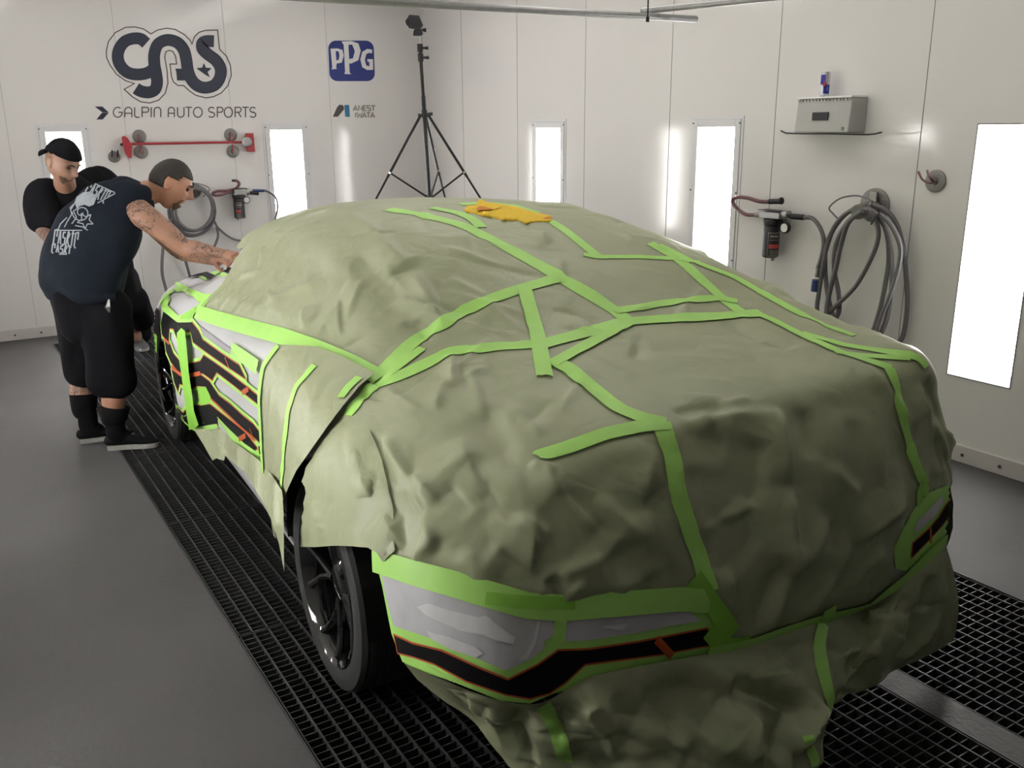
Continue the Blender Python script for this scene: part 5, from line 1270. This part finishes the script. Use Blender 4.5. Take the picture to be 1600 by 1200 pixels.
def limb(mb, pts, rad, side=(0, 1, 0), n=18, res=5, cap=True):
    """tapered soft tube; rad = (along side, across) per point; ends are rounded"""
    P = [np.array(p, float) for p in pts]; A = np.array([[*p, *(r if isinstance(r, (tuple, list)) else (r, r))] for p, r in zip(P, rad)])
    A = catmull(A, (len(A) - 1) * res + 1) if len(A) > 2 else np.array([A[0] + (A[1] - A[0]) * t for t in np.linspace(0, 1, res + 1)])
    C = A[:, :3]; T = np.gradient(C, axis=0); T /= np.linalg.norm(T, axis=1, keepdims=True) + 1e-9; rings = []
    sd = np.array(side, float)
    def ring(c, t, ra, rb):
        s_ = sd - t * (sd @ t); s_ /= np.linalg.norm(s_) + 1e-9; w = np.cross(t, s_)
        return [c + s_ * (ra * math.cos(a)) + w * (rb * math.sin(a)) for a in [2 * math.pi * k / n for k in range(n)]]
    if cap:
        for q in (.05, .35, .65, .9):
            k = math.sqrt(1 - (1 - q) ** 2) if q < 1 else 1; m_ = min(A[0, 3], A[0, 4]); rings.append(ring(C[0] - T[0] * m_ * (1 - q) * .9, T[0], A[0, 3] * k, A[0, 4] * k))
    for i in range(len(C)): rings.append(ring(C[i], T[i], A[i, 3], A[i, 4]))
    if cap:
        for q in (.9, .65, .35, .05):
            k = math.sqrt(1 - (1 - q) ** 2); m_ = min(A[-1, 3], A[-1, 4]); rings.append(ring(C[-1] + T[-1] * m_ * (1 - q) * .9, T[-1], A[-1, 3] * k, A[-1, 4] * k))
    b = len(mb.v)
    for rg in rings: mb.v += [tuple(q) for q in rg]
    for i in range(len(rings) - 1):
        for k in range(n):
            l = (k + 1) % n; mb.f.append((b + i * n + k, b + i * n + l, b + (i + 1) * n + l, b + (i + 1) * n + k))
    mb.f.append(tuple(b + k for k in range(n))[::-1]); mb.f.append(tuple(b + (len(rings) - 1) * n + k for k in range(n)))
    return mb
def ball(mb, c, r3, M=None, n=16):
    M = M or Matrix.Identity(3); b = len(mb.v); m_ = n // 2
    for i in range(m_ + 1):
        th_ = math.pi * i / m_
        for k in range(n):
            a = 2 * math.pi * k / n; v = M @ Vector((r3[0] * math.sin(th_) * math.cos(a), r3[1] * math.sin(th_) * math.sin(a), r3[2] * math.cos(th_))); mb.v.append((c[0] + v.x, c[1] + v.y, c[2] + v.z))
    for i in range(m_):
        for k in range(n):
            l = (k + 1) % n; mb.f.append((b + i * n + k, b + (i + 1) * n + k, b + (i + 1) * n + l, b + i * n + l))
    return mb
def fuse(name, mb, voxel, mat, parent, smooth_it=6, mats=None, slot=None, folds_=None):
    """one continuous surface out of overlapping volumes"""
    o = mb.build('tmp_' + name, None)
    rm = o.modifiers.new('r', 'REMESH'); rm.mode = 'VOXEL'; rm.voxel_size = voxel; rm.adaptivity = 0
    sm = o.modifiers.new('s', 'SMOOTH'); sm.factor = .5; sm.iterations = smooth_it
    dg = bpy.context.evaluated_depsgraph_get(); dg.update(); ev = o.evaluated_get(dg); me = ev.to_mesh()
    V = np.array([v.co[:] for v in me.vertices]); Fc = [tuple(p.vertices) for p in me.polygons]; ev.to_mesh_clear()
    N = np.zeros_like(V)
    q = np.array([f if len(f) == 4 else f + (f[-1],) for f in Fc]); n_ = np.cross(V[q[:, 2]] - V[q[:, 0]], V[q[:, 3]] - V[q[:, 1]])
    for k in range(4): np.add.at(N, q[:, k], n_)
    N /= np.linalg.norm(N, axis=1, keepdims=True) + 1e-12
    if folds_ is not None: V = V + N * folds_(V, N)[:, None]
    bpy.data.objects.remove(o, do_unlink=True)
    fm = None
    if slot is not None:
        cen = V[q].mean(1); fm = slot(cen)
    return mesh_obj(name, V, Fc, mat, parent, smooth=True, mats=mats, fmat=fm)
def cloth_folds(seed, f1, a1, f2, a2):
    r_ = np.random.RandomState(seed); ks = [(r_.randn(3) * np.array([1, 1, .5]), r_.uniform(0, 6.28)) for _ in range(8)]
    def g(V, N):
        d = np.zeros(len(V)); Wp = V + .05 * np.sin(V[:, [2, 0, 1]] * 9)
        for i, (k, ph) in enumerate(ks): f = f1 if i < 4 else f2; a = a1 if i < 4 else a2; d += a * np.sin(Wp @ (k / np.linalg.norm(k) * f) + ph)
        return d
    return g

def head_mesh(mb, c, fwd, up, k=1.0):
    """face with brow, eyes, nose, lips, chin; c = centre of the head"""
    f = Vector(fwd).normalized(); u = Vector(up); u = (u - f * u.dot(f)).normalized(); s = u.cross(f)
    n, m_ = 56, 44; b = len(mb.v)
    def g(x, x0, w): return math.exp(-((x - x0) / w) ** 2)
    for i in range(m_ + 1):
        th_ = math.pi * i / m_; z = math.cos(th_)
        for j in range(n):
            a = 2 * math.pi * j / n; x = math.sin(th_) * math.cos(a); y = math.sin(th_) * math.sin(a)
            X, Y, Z = x * .100, y * .078, z * .122
            if Z < 0:                                      # jaw narrows
                t = -Z / .122; Y *= 1 - .34 * t ** 1.5; X = X * (1 - .10 * t) + (.012 * t if x > 0 else .035 * t * t)
            if x > 0:
                fr = max(0, x)
                X = min(X, .094 + .004 * z)
                X += .009 * g(Z, .030, .012) * g(Y, 0, .05)                       # brow
                X -= .015 * g(Z, .010, .013) * (g(Y, .031, .014) + g(Y, -.031, .014))   # eye sockets
                X += .036 * g(Z, -.022, .016) * g(Y, 0, .013) + .024 * g(Z, .002, .020) * g(Y, 0, .010)  # nose
                X += .010 * g(Z, -.055, .009) * g(Y, 0, .024); X -= .005 * g(Z, -.044, .006) * g(Y, 0, .02)
                X += .014 * g(Z, -.092, .016) * g(Y, 0, .025)                     # chin
                X += .004 * g(Z, -.02, .02) * (g(Y, .045, .02) + g(Y, -.045, .02))  # cheeks
            p = Vector(c) + (f * X + s * Y + u * Z) * k; mb.v.append(tuple(p))
    for i in range(m_):
        for j in range(n):
            l = (j + 1) % n; mb.f.append((b + i * n + j, b + (i + 1) * n + j, b + (i + 1) * n + l, b + i * n + l))
    for sg in (-1, 1):                                     # ears
        M3 = Matrix((f, s, u)).transposed()
        ball(mb, Vector(c) + (f * -.008 + s * sg * .080 + u * -.004) * k, (.018 * k, .010 * k, .033 * k), M3, 14)
        ball(mb, Vector(c) + (f * -.016 + s * sg * .086 + u * .004) * k, (.013 * k, .007 * k, .026 * k), M3, 12)
    return f, s, u
def head_shell(name, c, f, s, u, keep, off, mat, parent, k=1.0, thick=.010):
    """hair, cap or beard following the skull"""
    n, m_ = 72, 48; V = []; K = []
    for i in range(m_ + 1):
        th_ = math.pi * i / m_; z = math.cos(th_)
        for j in range(n):
            a = 2 * math.pi * j / n; x = math.sin(th_) * math.cos(a); y = math.sin(th_) * math.sin(a)
            X, Y, Z = x * .100, y * .078, z * .122
            if Z < 0: t = -Z / .122; Y *= 1 - .34 * t ** 1.5; X = X * (1 - .10 * t) + (.012 * t if x > 0 else .035 * t * t)
            if x > 0: X = min(X, .094 + .004 * z)
            K.append(keep(X, Y, Z)); o_ = off(X, Y, Z); nn = Vector((x / .1, y / .078, z / .122)).normalized()
            p = Vector(c) + (f * (X + nn.x * o_) + s * (Y + nn.y * o_) + u * (Z + nn.z * o_)) * k; V.append(tuple(p))
    Fc = []
    for i in range(m_):
        for j in range(n):
            l = (j + 1) % n; q = (i * n + j, (i + 1) * n + j, (i + 1) * n + l, i * n + l)
            if all(K[a_] for a_ in q): Fc.append(q)
    used = sorted({a_ for q in Fc for a_ in q}); mp = {a_: i for i, a_ in enumerate(used)}
    o = mesh_obj(name, [V[a_] for a_ in used], [tuple(mp[a_] for a_ in q) for q in Fc], mat, parent, smooth=True)
    sm = o.modifiers.new('solid', 'SOLIDIFY'); sm.thickness = thick; sm.offset = -1
    return o
def hand(mb, wrist, direction, palm_n, k=1.0, curl=.9, thumb_side=1):
    """palm, five bent fingers; direction = from wrist to knuckles, palm_n = out of the palm"""
    d = Vector(direction).normalized(); pn = Vector(palm_n); pn = (pn - d * pn.dot(d)).normalized(); sd = d.cross(pn) * thumb_side
    w = Vector(wrist); kn = w + d * .085 * k
    limb(mb, [w - d * .01, w + d * .03 * k, w + d * .085 * k], [(.027 * k, .020 * k), (.038 * k, .017 * k), (.042 * k, .014 * k)], side=tuple(sd), n=14)
    for i, (o_, L_, r_) in enumerate(((.030, .068, .0088), (.010, .078, .0092), (-.011, .072, .0088), (-.031, .056, .0078))):
        b0 = w + d * (.082 - abs(o_) * .15) * k + sd * o_ * k; c1_ = curl * (1 + .08 * i); p = [b0]
        dirs = [c1_ * .55, c1_ * 1.2, c1_ * 1.7]; segs = [.45, .30, .25]
        for a_, sg_ in zip(dirs, segs): p.append(p[-1] + (d * math.cos(a_) + pn * math.sin(a_)) * L_ * sg_ * k)
        limb(mb, [tuple(q) for q in p], [r_ * k, r_ * .97 * k, r_ * .88 * k, r_ * .72 * k], side=tuple(sd), n=10, res=3)
    t0 = w + d * .022 * k + sd * .030 * k; t1 = t0 + (d * .55 + sd * .6 + pn * .45).normalized() * .038 * k; t2 = t1 + (d * .8 + sd * .05 + pn * .6).normalized() * .032 * k; t3 = t2 + (d * .7 - sd * .25 + pn * .65).normalized() * .024 * k
    limb(mb, [tuple(t0), tuple(t1), tuple(t2), tuple(t3)], [.013 * k, .0115 * k, .0105 * k, .0085 * k], side=tuple(sd), n=10, res=3)

def shoe(parent, heel, toe, h=.085, lace=True, mat='shoe', k=1.0):
    heel = Vector(heel); toe = Vector(toe); d = (toe - heel).normalized(); s = Vector((-d.y, d.x, 0)); L_ = (toe - heel).length
    prof = [(0, .030), (.12, .036), (.3, .036), (.5, .037), (.7, .045), (.85, .043), (.95, .032), (1.0, .014)]
    P = catmull([(a * L_, w * k) for a, w in prof], 30)
    def sole(z0, z1, gr):
        mb = MB(); n = len(P); ring = [heel + d * x + s * (w + gr) for x, w in P] + [heel + d * x - s * (w + gr) for x, w in P[::-1]]
        V = [(p.x, p.y, z0) for p in ring] + [(p.x, p.y, z1) for p in ring]; m_ = len(ring)
        mb.add(V, [tuple(range(m_))[::-1], tuple(range(m_, 2 * m_))] + [(i, (i + 1) % m_, (i + 1) % m_ + m_, i + m_) for i in range(m_)]); return mb
    up_ = MB(); base = heel + Vector((0, 0, 0))
    prof2 = [(0.03, .075), (.1, .085), (.25, .088), (.38, .082), (.5, .070), (.65, .056), (.8, .047), (.92, .040), (.98, .032)]
    pts = []; rad = []
    for a, z in prof2:
        w = float(np.interp(a, [p[0] for p in prof], [p[1] for p in prof])) * k
        pts.append(tuple(heel + d * a * L_ + Vector((0, 0, .022 + (z * h / .085 - .022) / 2)))); rad.append((w, (z * h / .085 - .018) / 2))
    limb(up_, pts, rad, side=tuple(s), n=20, res=4)
    o = up_.build('shoe', MT[mat], parent, smooth=True)
    b = sole(.002, .027, .003).build('sole', MT['sole'], o)
    if lace:
        mb = MB()
        for a in (.42, .50, .58):
            z = float(np.interp(a, [p[0] for p in prof2], [p[1] for p in prof2])) + .002; c = heel + d * a * L_ + Vector((0, 0, z)); mb.tube([c - s * .022 + Vector((0, 0, -.005)), c + Vector((0, 0, .002)), c + s * .022 + Vector((0, 0, -.005))], .003, 6)
        mb.build('laces', MT['shoe'], o)
    return o

# ---------------------------------------------------------------- the painter bending over the car
def A(u, v, y): return tuple(onY(u, v, y))
pa = empty('person', (.72, 5.45, 0), 'person in sleeveless black shirt and black shorts bending over to paint the car', 'person')
YN, YFR = 5.36, 5.64            # near and far leg
heelN, toeN = onZ(170, 702, 0), onZ(249, 696, 0); heelF, toeF = onZ(126, 692, 0), onZ(172, 684, 0)
toeF = heelF + (toeF - heelF) / np.linalg.norm(toeF - heelF) * .29; toeF[1] = heelF[1] - .04
body_mb = MB(); tor_side = (0, 1, 0)
aN = np.array(heelN) + (toeN - heelN) * .2; aF = np.array(heelF) + (toeF - heelF) * .2
kneeN = onY(186, 586, YN); kneeF = onY(130, 580, YFR); hipN = onY(166, 478, 5.40); hipF = onY(128, 474, 5.62)
for (hp, kn_, an) in ((hipN, kneeN, aN), (hipF, kneeF, aF)):
    an3 = np.array([an[0], an[1], .09]); mid = (kn_ + an3) / 2 + np.array([-.02, 0, .03])
    limb(body_mb, [hp, (hp + kn_) / 2 + np.array([.01, 0, 0]), kn_, mid, an3 + np.array([0, 0, .06]), an3, an3 + np.array([.06, 0, -.045])], [.105, .090, .064, .064, .043, .042, .035], res=6)
pel = onY(140, 462, 5.51); wst = onY(148, 412, 5.50); chest = onY(180, 340, 5.48); shl = onY(212, 308, 5.47)
limb(body_mb, [pel, wst, chest, shl], [(.17, .13), (.165, .14), (.19, .14), (.15, .10)], side=tor_side, res=6)
neck0 = onY(216, 306, 5.47); hc = onY(266, 287, 5.42)
hf = Vector((.84, -.22, -.48)); hu = Vector((.46, -.06, .88))
limb(body_mb, [neck0, onY(236, 300, 5.455), np.array(hc) + np.array([-.05, .01, -.02])], [.075, .068, .066], side=tor_side, res=5)
f_, s_, u_ = head_mesh(body_mb, hc, hf, hu, 1.10)
shN = onY(220, 334, 5.29); elN = onY(288, 387, 5.20); wrN = onY(343, 395, 5.08)
shF = onY(208, 320, 5.66); elF = onY(280, 392, 5.50); wrF = onY(341, 408, 5.26)
def mixp(a, b, t): return np.array(a) * (1 - t) + np.array(b) * t
limb(body_mb, [onY(205, 325, 5.40), shN, mixp(shN, elN, .5) + np.array([0, 0, .005]), elN, mixp(elN, wrN, .3), wrN], [(.085, .075), (.070, .072), (.058, .062), (.047, .050), (.050, .048), (.030, .026)], res=6)
limb(body_mb, [onY(200, 318, 5.56), shF, mixp(shF, elF, .5), elF, mixp(elF, wrF, .3), wrF], [(.085, .075), .068, .058, .047, .046, .029], res=6)
hand(body_mb, wrN, np.array(onY(368, 399, 5.0)) - wrN, (0.1, .25, -1), 1.05, 1.0, 1)
hand(body_mb, wrF, np.array(onY(362, 409, 5.16)) - wrF, (0.1, -.5, -1), 1.0, .9, -1)
armpts = smooth_line([shN, elN, wrN], .03)
def tatt(c):
    d = np.full(len(c), 9.)
    for p in armpts[:-1]: d = np.minimum(d, np.linalg.norm(c - p, axis=1))
    d2 = np.full(len(c), 9.)
    for p in smooth_line([shF, elF, wrF], .03): d2 = np.minimum(d2, np.linalg.norm(c - p, axis=1))
    low = (c[:, 2] < .45) & (c[:, 2] > .12) & (c[:, 1] > 5.5)
    return ((d < .085) | (d2 < .07) | low).astype(int)
body_a = fuse('body', body_mb, .0055, None, pa, 2, mats=[MT['skin'], MT['tattoo']], slot=tatt)
# hair, brows, beard, eye
head_shell('hair', hc, f_, s_, u_, lambda X, Y, Z: (Z > .058) or (X < .040 and Z > .030) or (X < -.022 and Z > -.035), lambda X, Y, Z: .006 + .0015 * math.sin(X * 260) * math.sin(Y * 240 + Z * 190), MT['hair'], pa, 1.10, .006)
head_shell('beard', hc, f_, s_, u_, lambda X, Y, Z: X > .05 and ((-.052 < Z < -.040 and abs(Y) < .036) or (Z < -.072 and abs(Y) < .036) or (.026 < abs(Y) < .038 and Z < -.045)), lambda X, Y, Z: .0125 * math.exp(-(Y / .03) ** 2) + .001, MT['stubble'], pa, 1.10, .004)
for sg in (-1, 1):
    mb = MB(); e_ = Vector(hc) + (f_ * .083 + s_ * sg * .031 + u_ * .010) * 1.1; ball(mb, e_, (.011, .011, .011)); mb.build('eye', MT['eye'], pa, smooth=True)
    mb = MB(); limb(mb, [tuple(Vector(hc) + (f_ * .100 + s_ * sg * .014 + u_ * .030) * 1.1), tuple(Vector(hc) + (f_ * .098 + s_ * sg * .030 + u_ * .035) * 1.1), tuple(Vector(hc) + (f_ * .086 + s_ * sg * .046 + u_ * .030) * 1.1)], [.005, .0055, .003], side=tuple(u_), n=8); mb.build('eyebrow', MT['hair'], pa, smooth=True)
# sleeveless shirt
sm_ = MB()
limb(sm_, [onY(132, 440, 5.50), onY(140, 405, 5.50), onY(158, 365, 5.49), onY(178, 330, 5.48), onY(200, 312, 5.47)], [(.235, .215), (.225, .225), (.232, .215), (.215, .175), (.165, .125)], side=tor_side, res=7, n=26)
limb(sm_, [onY(186, 312, 5.36), onY(206, 303, 5.34), onY(224, 303, 5.34)], [.075, .065, .05]); limb(sm_, [onY(190, 306, 5.58), onY(210, 300, 5.58)], [.07, .055])
limb(sm_, [onY(112, 452, 5.52), onY(140, 458, 5.48), onY(172, 462, 5.46)], [(.20, .06), (.225, .075), (.20, .06)], side=tor_side, res=4)
shirt = fuse('shirt', sm_, .009, MT['shirt'], pa, 8, folds_=cloth_folds(4, 15, .008, 34, .0028))
# shorts
so = MB()
limb(so, [onY(136, 446, 5.51), onY(137, 470, 5.51), onY(140, 500, 5.51)], [(.215, .175), (.225, .185), (.21, .175)], side=tor_side, res=4, n=24)
limb(so, [hipN + np.array([-.02, 0, -.02]), onY(168, 525, 5.37), onY(173, 565, YN), onY(176, 594, YN)], [.15, (.13, .135), (.12, .125), (.118, .124)], res=6, n=22, cap=True)
limb(so, [hipF + np.array([-.02, 0, -.02]), onY(124, 520, YFR), onY(131, 560, YFR), onY(133, 582, YFR)], [.145, (.125, .125), (.11, .108), (.105, .10)], res=6, n=22, cap=True)
shorts = fuse('shorts', so, .009, MT['shorts'], pa, 6, folds_=cloth_folds(8, 14, .007, 30, .0025))
patch('shorts_emblem', [(122, 461), (126, 460), (130, 461), (134, 460), (135, 467), (123, 467)], MT['print'], BVHTree.FromPolygons([tuple(np.array(v.co) + np.array(pa.location)) for v in shorts.data.vertices], [tuple(p.vertices) for p in shorts.data.polygons]), .003, 2, parent=pa)
mb = MB(); tgp = onY(171, 482, 5.20); mb.tube([onY(170, 468, 5.22), onY(168, 480, 5.20), onY(171, 488, 5.20)], [.004, .014, .004], 6); mb.build('hanging_tag', MT['steel'], pa)
for (an, z1, kn_) in ((aN, .25, kneeN), (aF, .28, kneeF)):
    an3 = np.array([an[0], an[1], .07]); t = (z1 - .09) / (kn_[2] - .09); top_ = (np.array([an[0], an[1], .09]) * (1 - t) + kn_ * t) + np.array([-.012, 0, 0])
    mb = MB(); limb(mb, [an3 + np.array([.05, 0, -.02]), an3 + np.array([0, 0, .02]), an3 + np.array([-.003, 0, .09]), (an3 + top_) / 2 + np.array([-.01, 0, .02]), top_], [.043, .053, .054, .068, .077], n=20, cap=False); mb.build('sock', MT['sock'], pa, smooth=True)
shoe(pa, tuple(heelN + np.array([0, 0, 0])), tuple(toeN), .088); shoe(pa, tuple(heelF), tuple(toeF), .088)
# print on the back of the shirt
sb = BVHTree.FromPolygons([tuple(np.array(v.co) + np.array(pa.location)) for v in shirt.data.vertices], [tuple(p.vertices) for p in shirt.data.polygons])
def pstroke(name, lines, w):
    V = []; Fc = []
    for l_ in lines:
        L2 = smooth_line([c3b(*p) for p in l_], 1.0); n = len(L2)
        T = np.gradient(L2, axis=0); T /= np.linalg.norm(T, axis=1, keepdims=True) + 1e-9; Nn = np.stack([-T[:, 1], T[:, 0]], 1); b = len(V); ok = []
        for i in range(n):
            for sg in (-1, 1):
                p = L2[i] + Nn[i] * sg * w / 2; h_ = hit(sb, *p)
                if h_[0] is None: V.append((0, 0, 0)); ok.append(False)
                else: nn = np.array(h_[1]); nn = -nn if nn @ ray(*p) > 0 else nn; V.append(np.array(h_[0]) + nn * .002); ok.append(True)
        for i in range(n - 1):
            if all(ok[2 * i:2 * i + 4]):
                q = (b + 2 * i, b + 2 * i + 1, b + 2 * i + 3, b + 2 * i + 2); nn = np.cross(V[q[1]] - V[q[0]], V[q[2]] - V[q[0]])
                Fc.append(q if nn @ ray(*L2[i]) < 0 else q[::-1])
    return mesh_obj(name, V, Fc, MT['print'], pa)
def along(p0, p1, shape, n, hgt):
    """row of blackletter-like strokes between two points"""
    p0 = np.array(p0, float); p1 = np.array(p1, float); d = (p1 - p0) / n; nrm_ = np.array([d[1], -d[0]]) / np.linalg.norm(d) * hgt; out = []
    for i in range(n):
        o_ = p0 + d * i
        for st in shape[i % len(shape)]: out.append([tuple(o_ + d * x * .8 + nrm_ * (1 - y)) for x, y in st])
    return out
G_ = [[[(0, 0), (0, 1), (.5, 1.15)], [(.0, .05), (.8, -.05), (.8, .5)]], [[(.1, 1), (.4, 0), (.9, 1)], [(.2, .6), (.8, .6)]], [[(.8, .1), (.1, .1), (.1, .5), (.8, .5), (.8, 1), (.0, 1)]], [[(0, 1.1), (.3, 0), (.8, .2), (.3, .6), (.9, 1.1)]], [[(.4, -.1), (.4, 1)], [(0, .1), (.9, .1)]]]
pstroke('back_print', along((415, 400), (545, 470), G_, 6, 75), 2.2)
pstroke('back_print', along((215, 720), (370, 742), G_, 6, 85) + along((205, 775), (330, 790), G_, 5, 50), 2.2)
for l_ in ([(430, 330), (600, 405)], [(490, 470), (600, 410)], [(232, 640), (395, 640)], [(250, 790), (300, 790)]): pstroke('back_print', [l_], 1.6)
sk_ = patch('back_print', [c3b(*p) for p in [(350, 470), (365, 430), (400, 405), (440, 400), (470, 415), (482, 445), (468, 480), (440, 492), (410, 480), (380, 490), (365, 510)]], MT['print'], sb, .003, 2, parent=pa)
sp = [(390 + (8 + 5.2 * t) * math.cos(t * 1.0), 530 + (8 + 5.2 * t) * math.sin(t * 1.0)) for t in np.linspace(0, 9.5, 40)]
star = []
for k in range(11): a = math.pi * k / 5 + .4; r_ = 52 if k % 2 == 0 else 24; star.append((415 + r_ * math.cos(a), 580 + r_ * math.sin(a)))
for l_ in (sp, star, [(330, 600), (360, 560), (340, 520), (365, 505)], [(300, 590), (330, 540), (320, 500), (345, 475)], [(285, 620), (310, 570)], [(350, 610), (400, 620), (430, 640)], [(325, 510), (350, 470), (365, 430)], [(240, 650), (260, 600), (300, 560)]): pstroke('back_print', [l_], 1.6)
# spray tool in the hand
tl = empty('paint_pen', A(366, 412, 5.02), 'small silver detail brush tool in the painter\'s hand', 'tool')
mb = MB(); mb.tube([A(371, 404, 4.98), A(364, 411, 5.0), A(360, 421, 5.02)], [.012, .011, .004], 10); mb.build('barrel', MT['chrome'], tl, smooth=True)
mb = MB(); mb.tube([A(363, 406, 4.99), A(369, 415, 4.99)], [.009, .010], 10); mb.build('cup', MT['steel'], tl, smooth=True)

# ---------------------------------------------------------------- the watcher behind him
wa = empty('person', (1.05, 7.5, 0), 'person in black T-shirt and backward cap leaning in to watch behind the painter', 'person')
bm_ = MB(); fw = Vector((.62, -.78, 0)); sdv = (.78, .62, 0)
hw = onY(97, 253, 6.98); nk = onY(100, 290, 7.25); ch = onY(118, 330, 7.35); ws = onY(150, 400, 7.5); pv = onY(180, 450, 7.6)
limb(bm_, [pv, ws, ch, nk], [(.17, .13), (.17, .14), (.21, .14), (.11, .09)], side=sdv, res=6)
limb(bm_, [onY(103, 300, 7.25), onY(100, 278, 7.08)], [.075, .070], side=sdv)
fB, sB, uB = head_mesh(bm_, hw, Vector((.52, -.70, -.50)), Vector((.25, -.35, .90)), 1.18)
fa1 = onZ(232, 552, 0); fa1 = onZ(226, 541, 0); fa2 = onZ(190, 556, 0)
for (hp, ft) in ((onY(200, 458, 7.62), onZ(222, 546, 0.0)), (onY(168, 458, 7.62), onZ(150, 552, 0))):
    hp = np.array(hp); an = np.array([ft[0] - .02, ft[1] + .06, .09]); kn_ = (hp + an) / 2 + np.array([.04, -.05, 0])
    limb(bm_, [hp, kn_, an + np.array([0, 0, .08]), an], [.10, .062, .044, .042], side=sdv)
s1 = onY(72, 306, 7.28); e1 = onY(64, 352, 7.22); w1_ = onY(88, 385, 6.95)
s2_ = onY(158, 285, 7.5); e2_ = onY(200, 345, 7.5); w2_ = onY(190, 400, 7.3)
limb(bm_, [s1, e1, w1_], [.072, .052, .030], side=sdv); limb(bm_, [s2_, e2_, w2_], [.072, .052, .030], side=sdv)
hand(bm_, w1_, (.5, -.1, -.8), (.6, .5, .2), 1.05, .6, 1); hand(bm_, w2_, (-.3, -.5, -.7), (-.6, -.2, -.5), 1.05, .6, -1)
def tatt2(c): 
    d = np.full(len(c), 9.)
    for p in smooth_line([e1, w1_], .03): d = np.minimum(d, np.linalg.norm(c - p, axis=1))
    return (d < .075).astype(int)
fuse('body', bm_, .006, None, wa, 2, mats=[MT['skin2'], MT['tattoo2']], slot=tatt2)
ts = MB()
limb(ts, [onY(172, 445, 7.58), onY(150, 400, 7.5), onY(125, 350, 7.38), onY(115, 318, 7.33), onY(106, 297, 7.27)], [(.23, .19), (.24, .20), (.27, .19), (.25, .16), (.135, .125)], side=sdv, res=7, n=26)
limb(ts, [onY(96, 302, 7.30), onY(74, 301, 7.27), onY(66, 322, 7.24), onY(69, 346, 7.2)], [(.09, .08), (.11, .10), (.108, .105), (.115, .11)], side=sdv, res=6, n=20)
limb(ts, [onY(130, 288, 7.4), onY(158, 284, 7.5), onY(180, 305, 7.5), onY(192, 328, 7.5)], [(.10, .09), (.10, .095), (.10, .10), (.10, .10)], side=sdv, res=6, n=20)
fuse('t_shirt', ts, .010, MT['shirt2'], wa, 7, folds_=cloth_folds(5, 14, .009, 30, .003))
tr_ = MB()
limb(tr_, [onY(178, 440, 7.58), onY(186, 470, 7.6)], [(.20, .16), (.20, .165)], side=sdv)
for hp, ft in ((onY(204, 470, 7.6), onZ(224, 540, 0.0)), (onY(172, 470, 7.62), onZ(150, 548, 0))):
    an = np.array([ft[0] - .02, ft[1] + .05, .10]); hp = np.array(hp); kn_ = (hp + an) / 2 + np.array([.04, -.04, 0])
    limb(tr_, [hp, kn_, an + np.array([0, 0, .15]), an], [(.13, .14), (.105, .11), (.10, .10), (.105, .10)], side=sdv, res=5)
fuse('trousers', tr_, .010, MT['shorts'], wa, 5, folds_=cloth_folds(9, 12, .005, 26, .0015))
for (u0, v0, u1, v1) in ((214, 538, 232, 556), (142, 545, 168, 560)):
    h0 = onZ(u0, v0, 0); t0 = onZ(u1, v1, 0); t0 = h0 + (t0 - h0) / np.linalg.norm(t0 - h0) * .31; shoe(wa, tuple(h0), tuple(t0), .09, mat='shoe2', k=1.1)
# backward cap
k = 1.18
head_shell('cap', hw, fB, sB, uB, lambda X, Y, Z: Z > (.048 if X > 0 else .048 + .2 * X), lambda X, Y, Z: .014 + .004 * max(0, Z / .12), MT['shirt2'], wa, k, .012)
mb = MB(); bc_ = Vector(hw) + (fB * -.105 + uB * .030) * k
V = []; n = 12
for i in range(n + 1):
    a = -1.1 + 2.2 * i / n
    for r_, dz in ((.085, .012), (.128, -.022)):
        for t_ in (0, -.006): V.append(tuple(Vector(hw) + (fB * (-(r_ * math.cos(a)) * .95 - .01) + sB * (r_ * .92 * math.sin(a)) + uB * (.030 + dz + t_)) * k))
Fc = []
for i in range(n):
    b = 4 * i; Fc += [(b, b + 2, b + 6, b + 4), (b + 1, b + 5, b + 7, b + 3), (b + 2, b + 3, b + 7, b + 6), (b, b + 4, b + 5, b + 1)]
mesh_obj('cap_brim', V, Fc, MT['shirt2'], wa, smooth=True)
head_shell('beard', hw, fB, sB, uB, lambda X, Y, Z: X > .05 and Z < -.048 and not (abs(Y) < .022 and -.066 < Z < -.050), lambda X, Y, Z: .005, MT['stubble'], wa, k, .006)
for sg in (-1, 1):
    mb = MB(); e_ = Vector(hw) + (fB * .083 + sB * sg * .031 + uB * .010) * k; ball(mb, e_, (.0115, .0115, .0115)); mb.build('eye', MT['eye'], wa, smooth=True)
    mb = MB(); limb(mb, [tuple(Vector(hw) + (fB * .101 + sB * sg * .012 + uB * .028) * k), tuple(Vector(hw) + (fB * .099 + sB * sg * .030 + uB * .034) * k), tuple(Vector(hw) + (fB * .087 + sB * sg * .047 + uB * .028) * k)], [.005, .0055, .003], side=tuple(uB), n=8); mb.build('eyebrow', MT['hair'], wa, smooth=True)
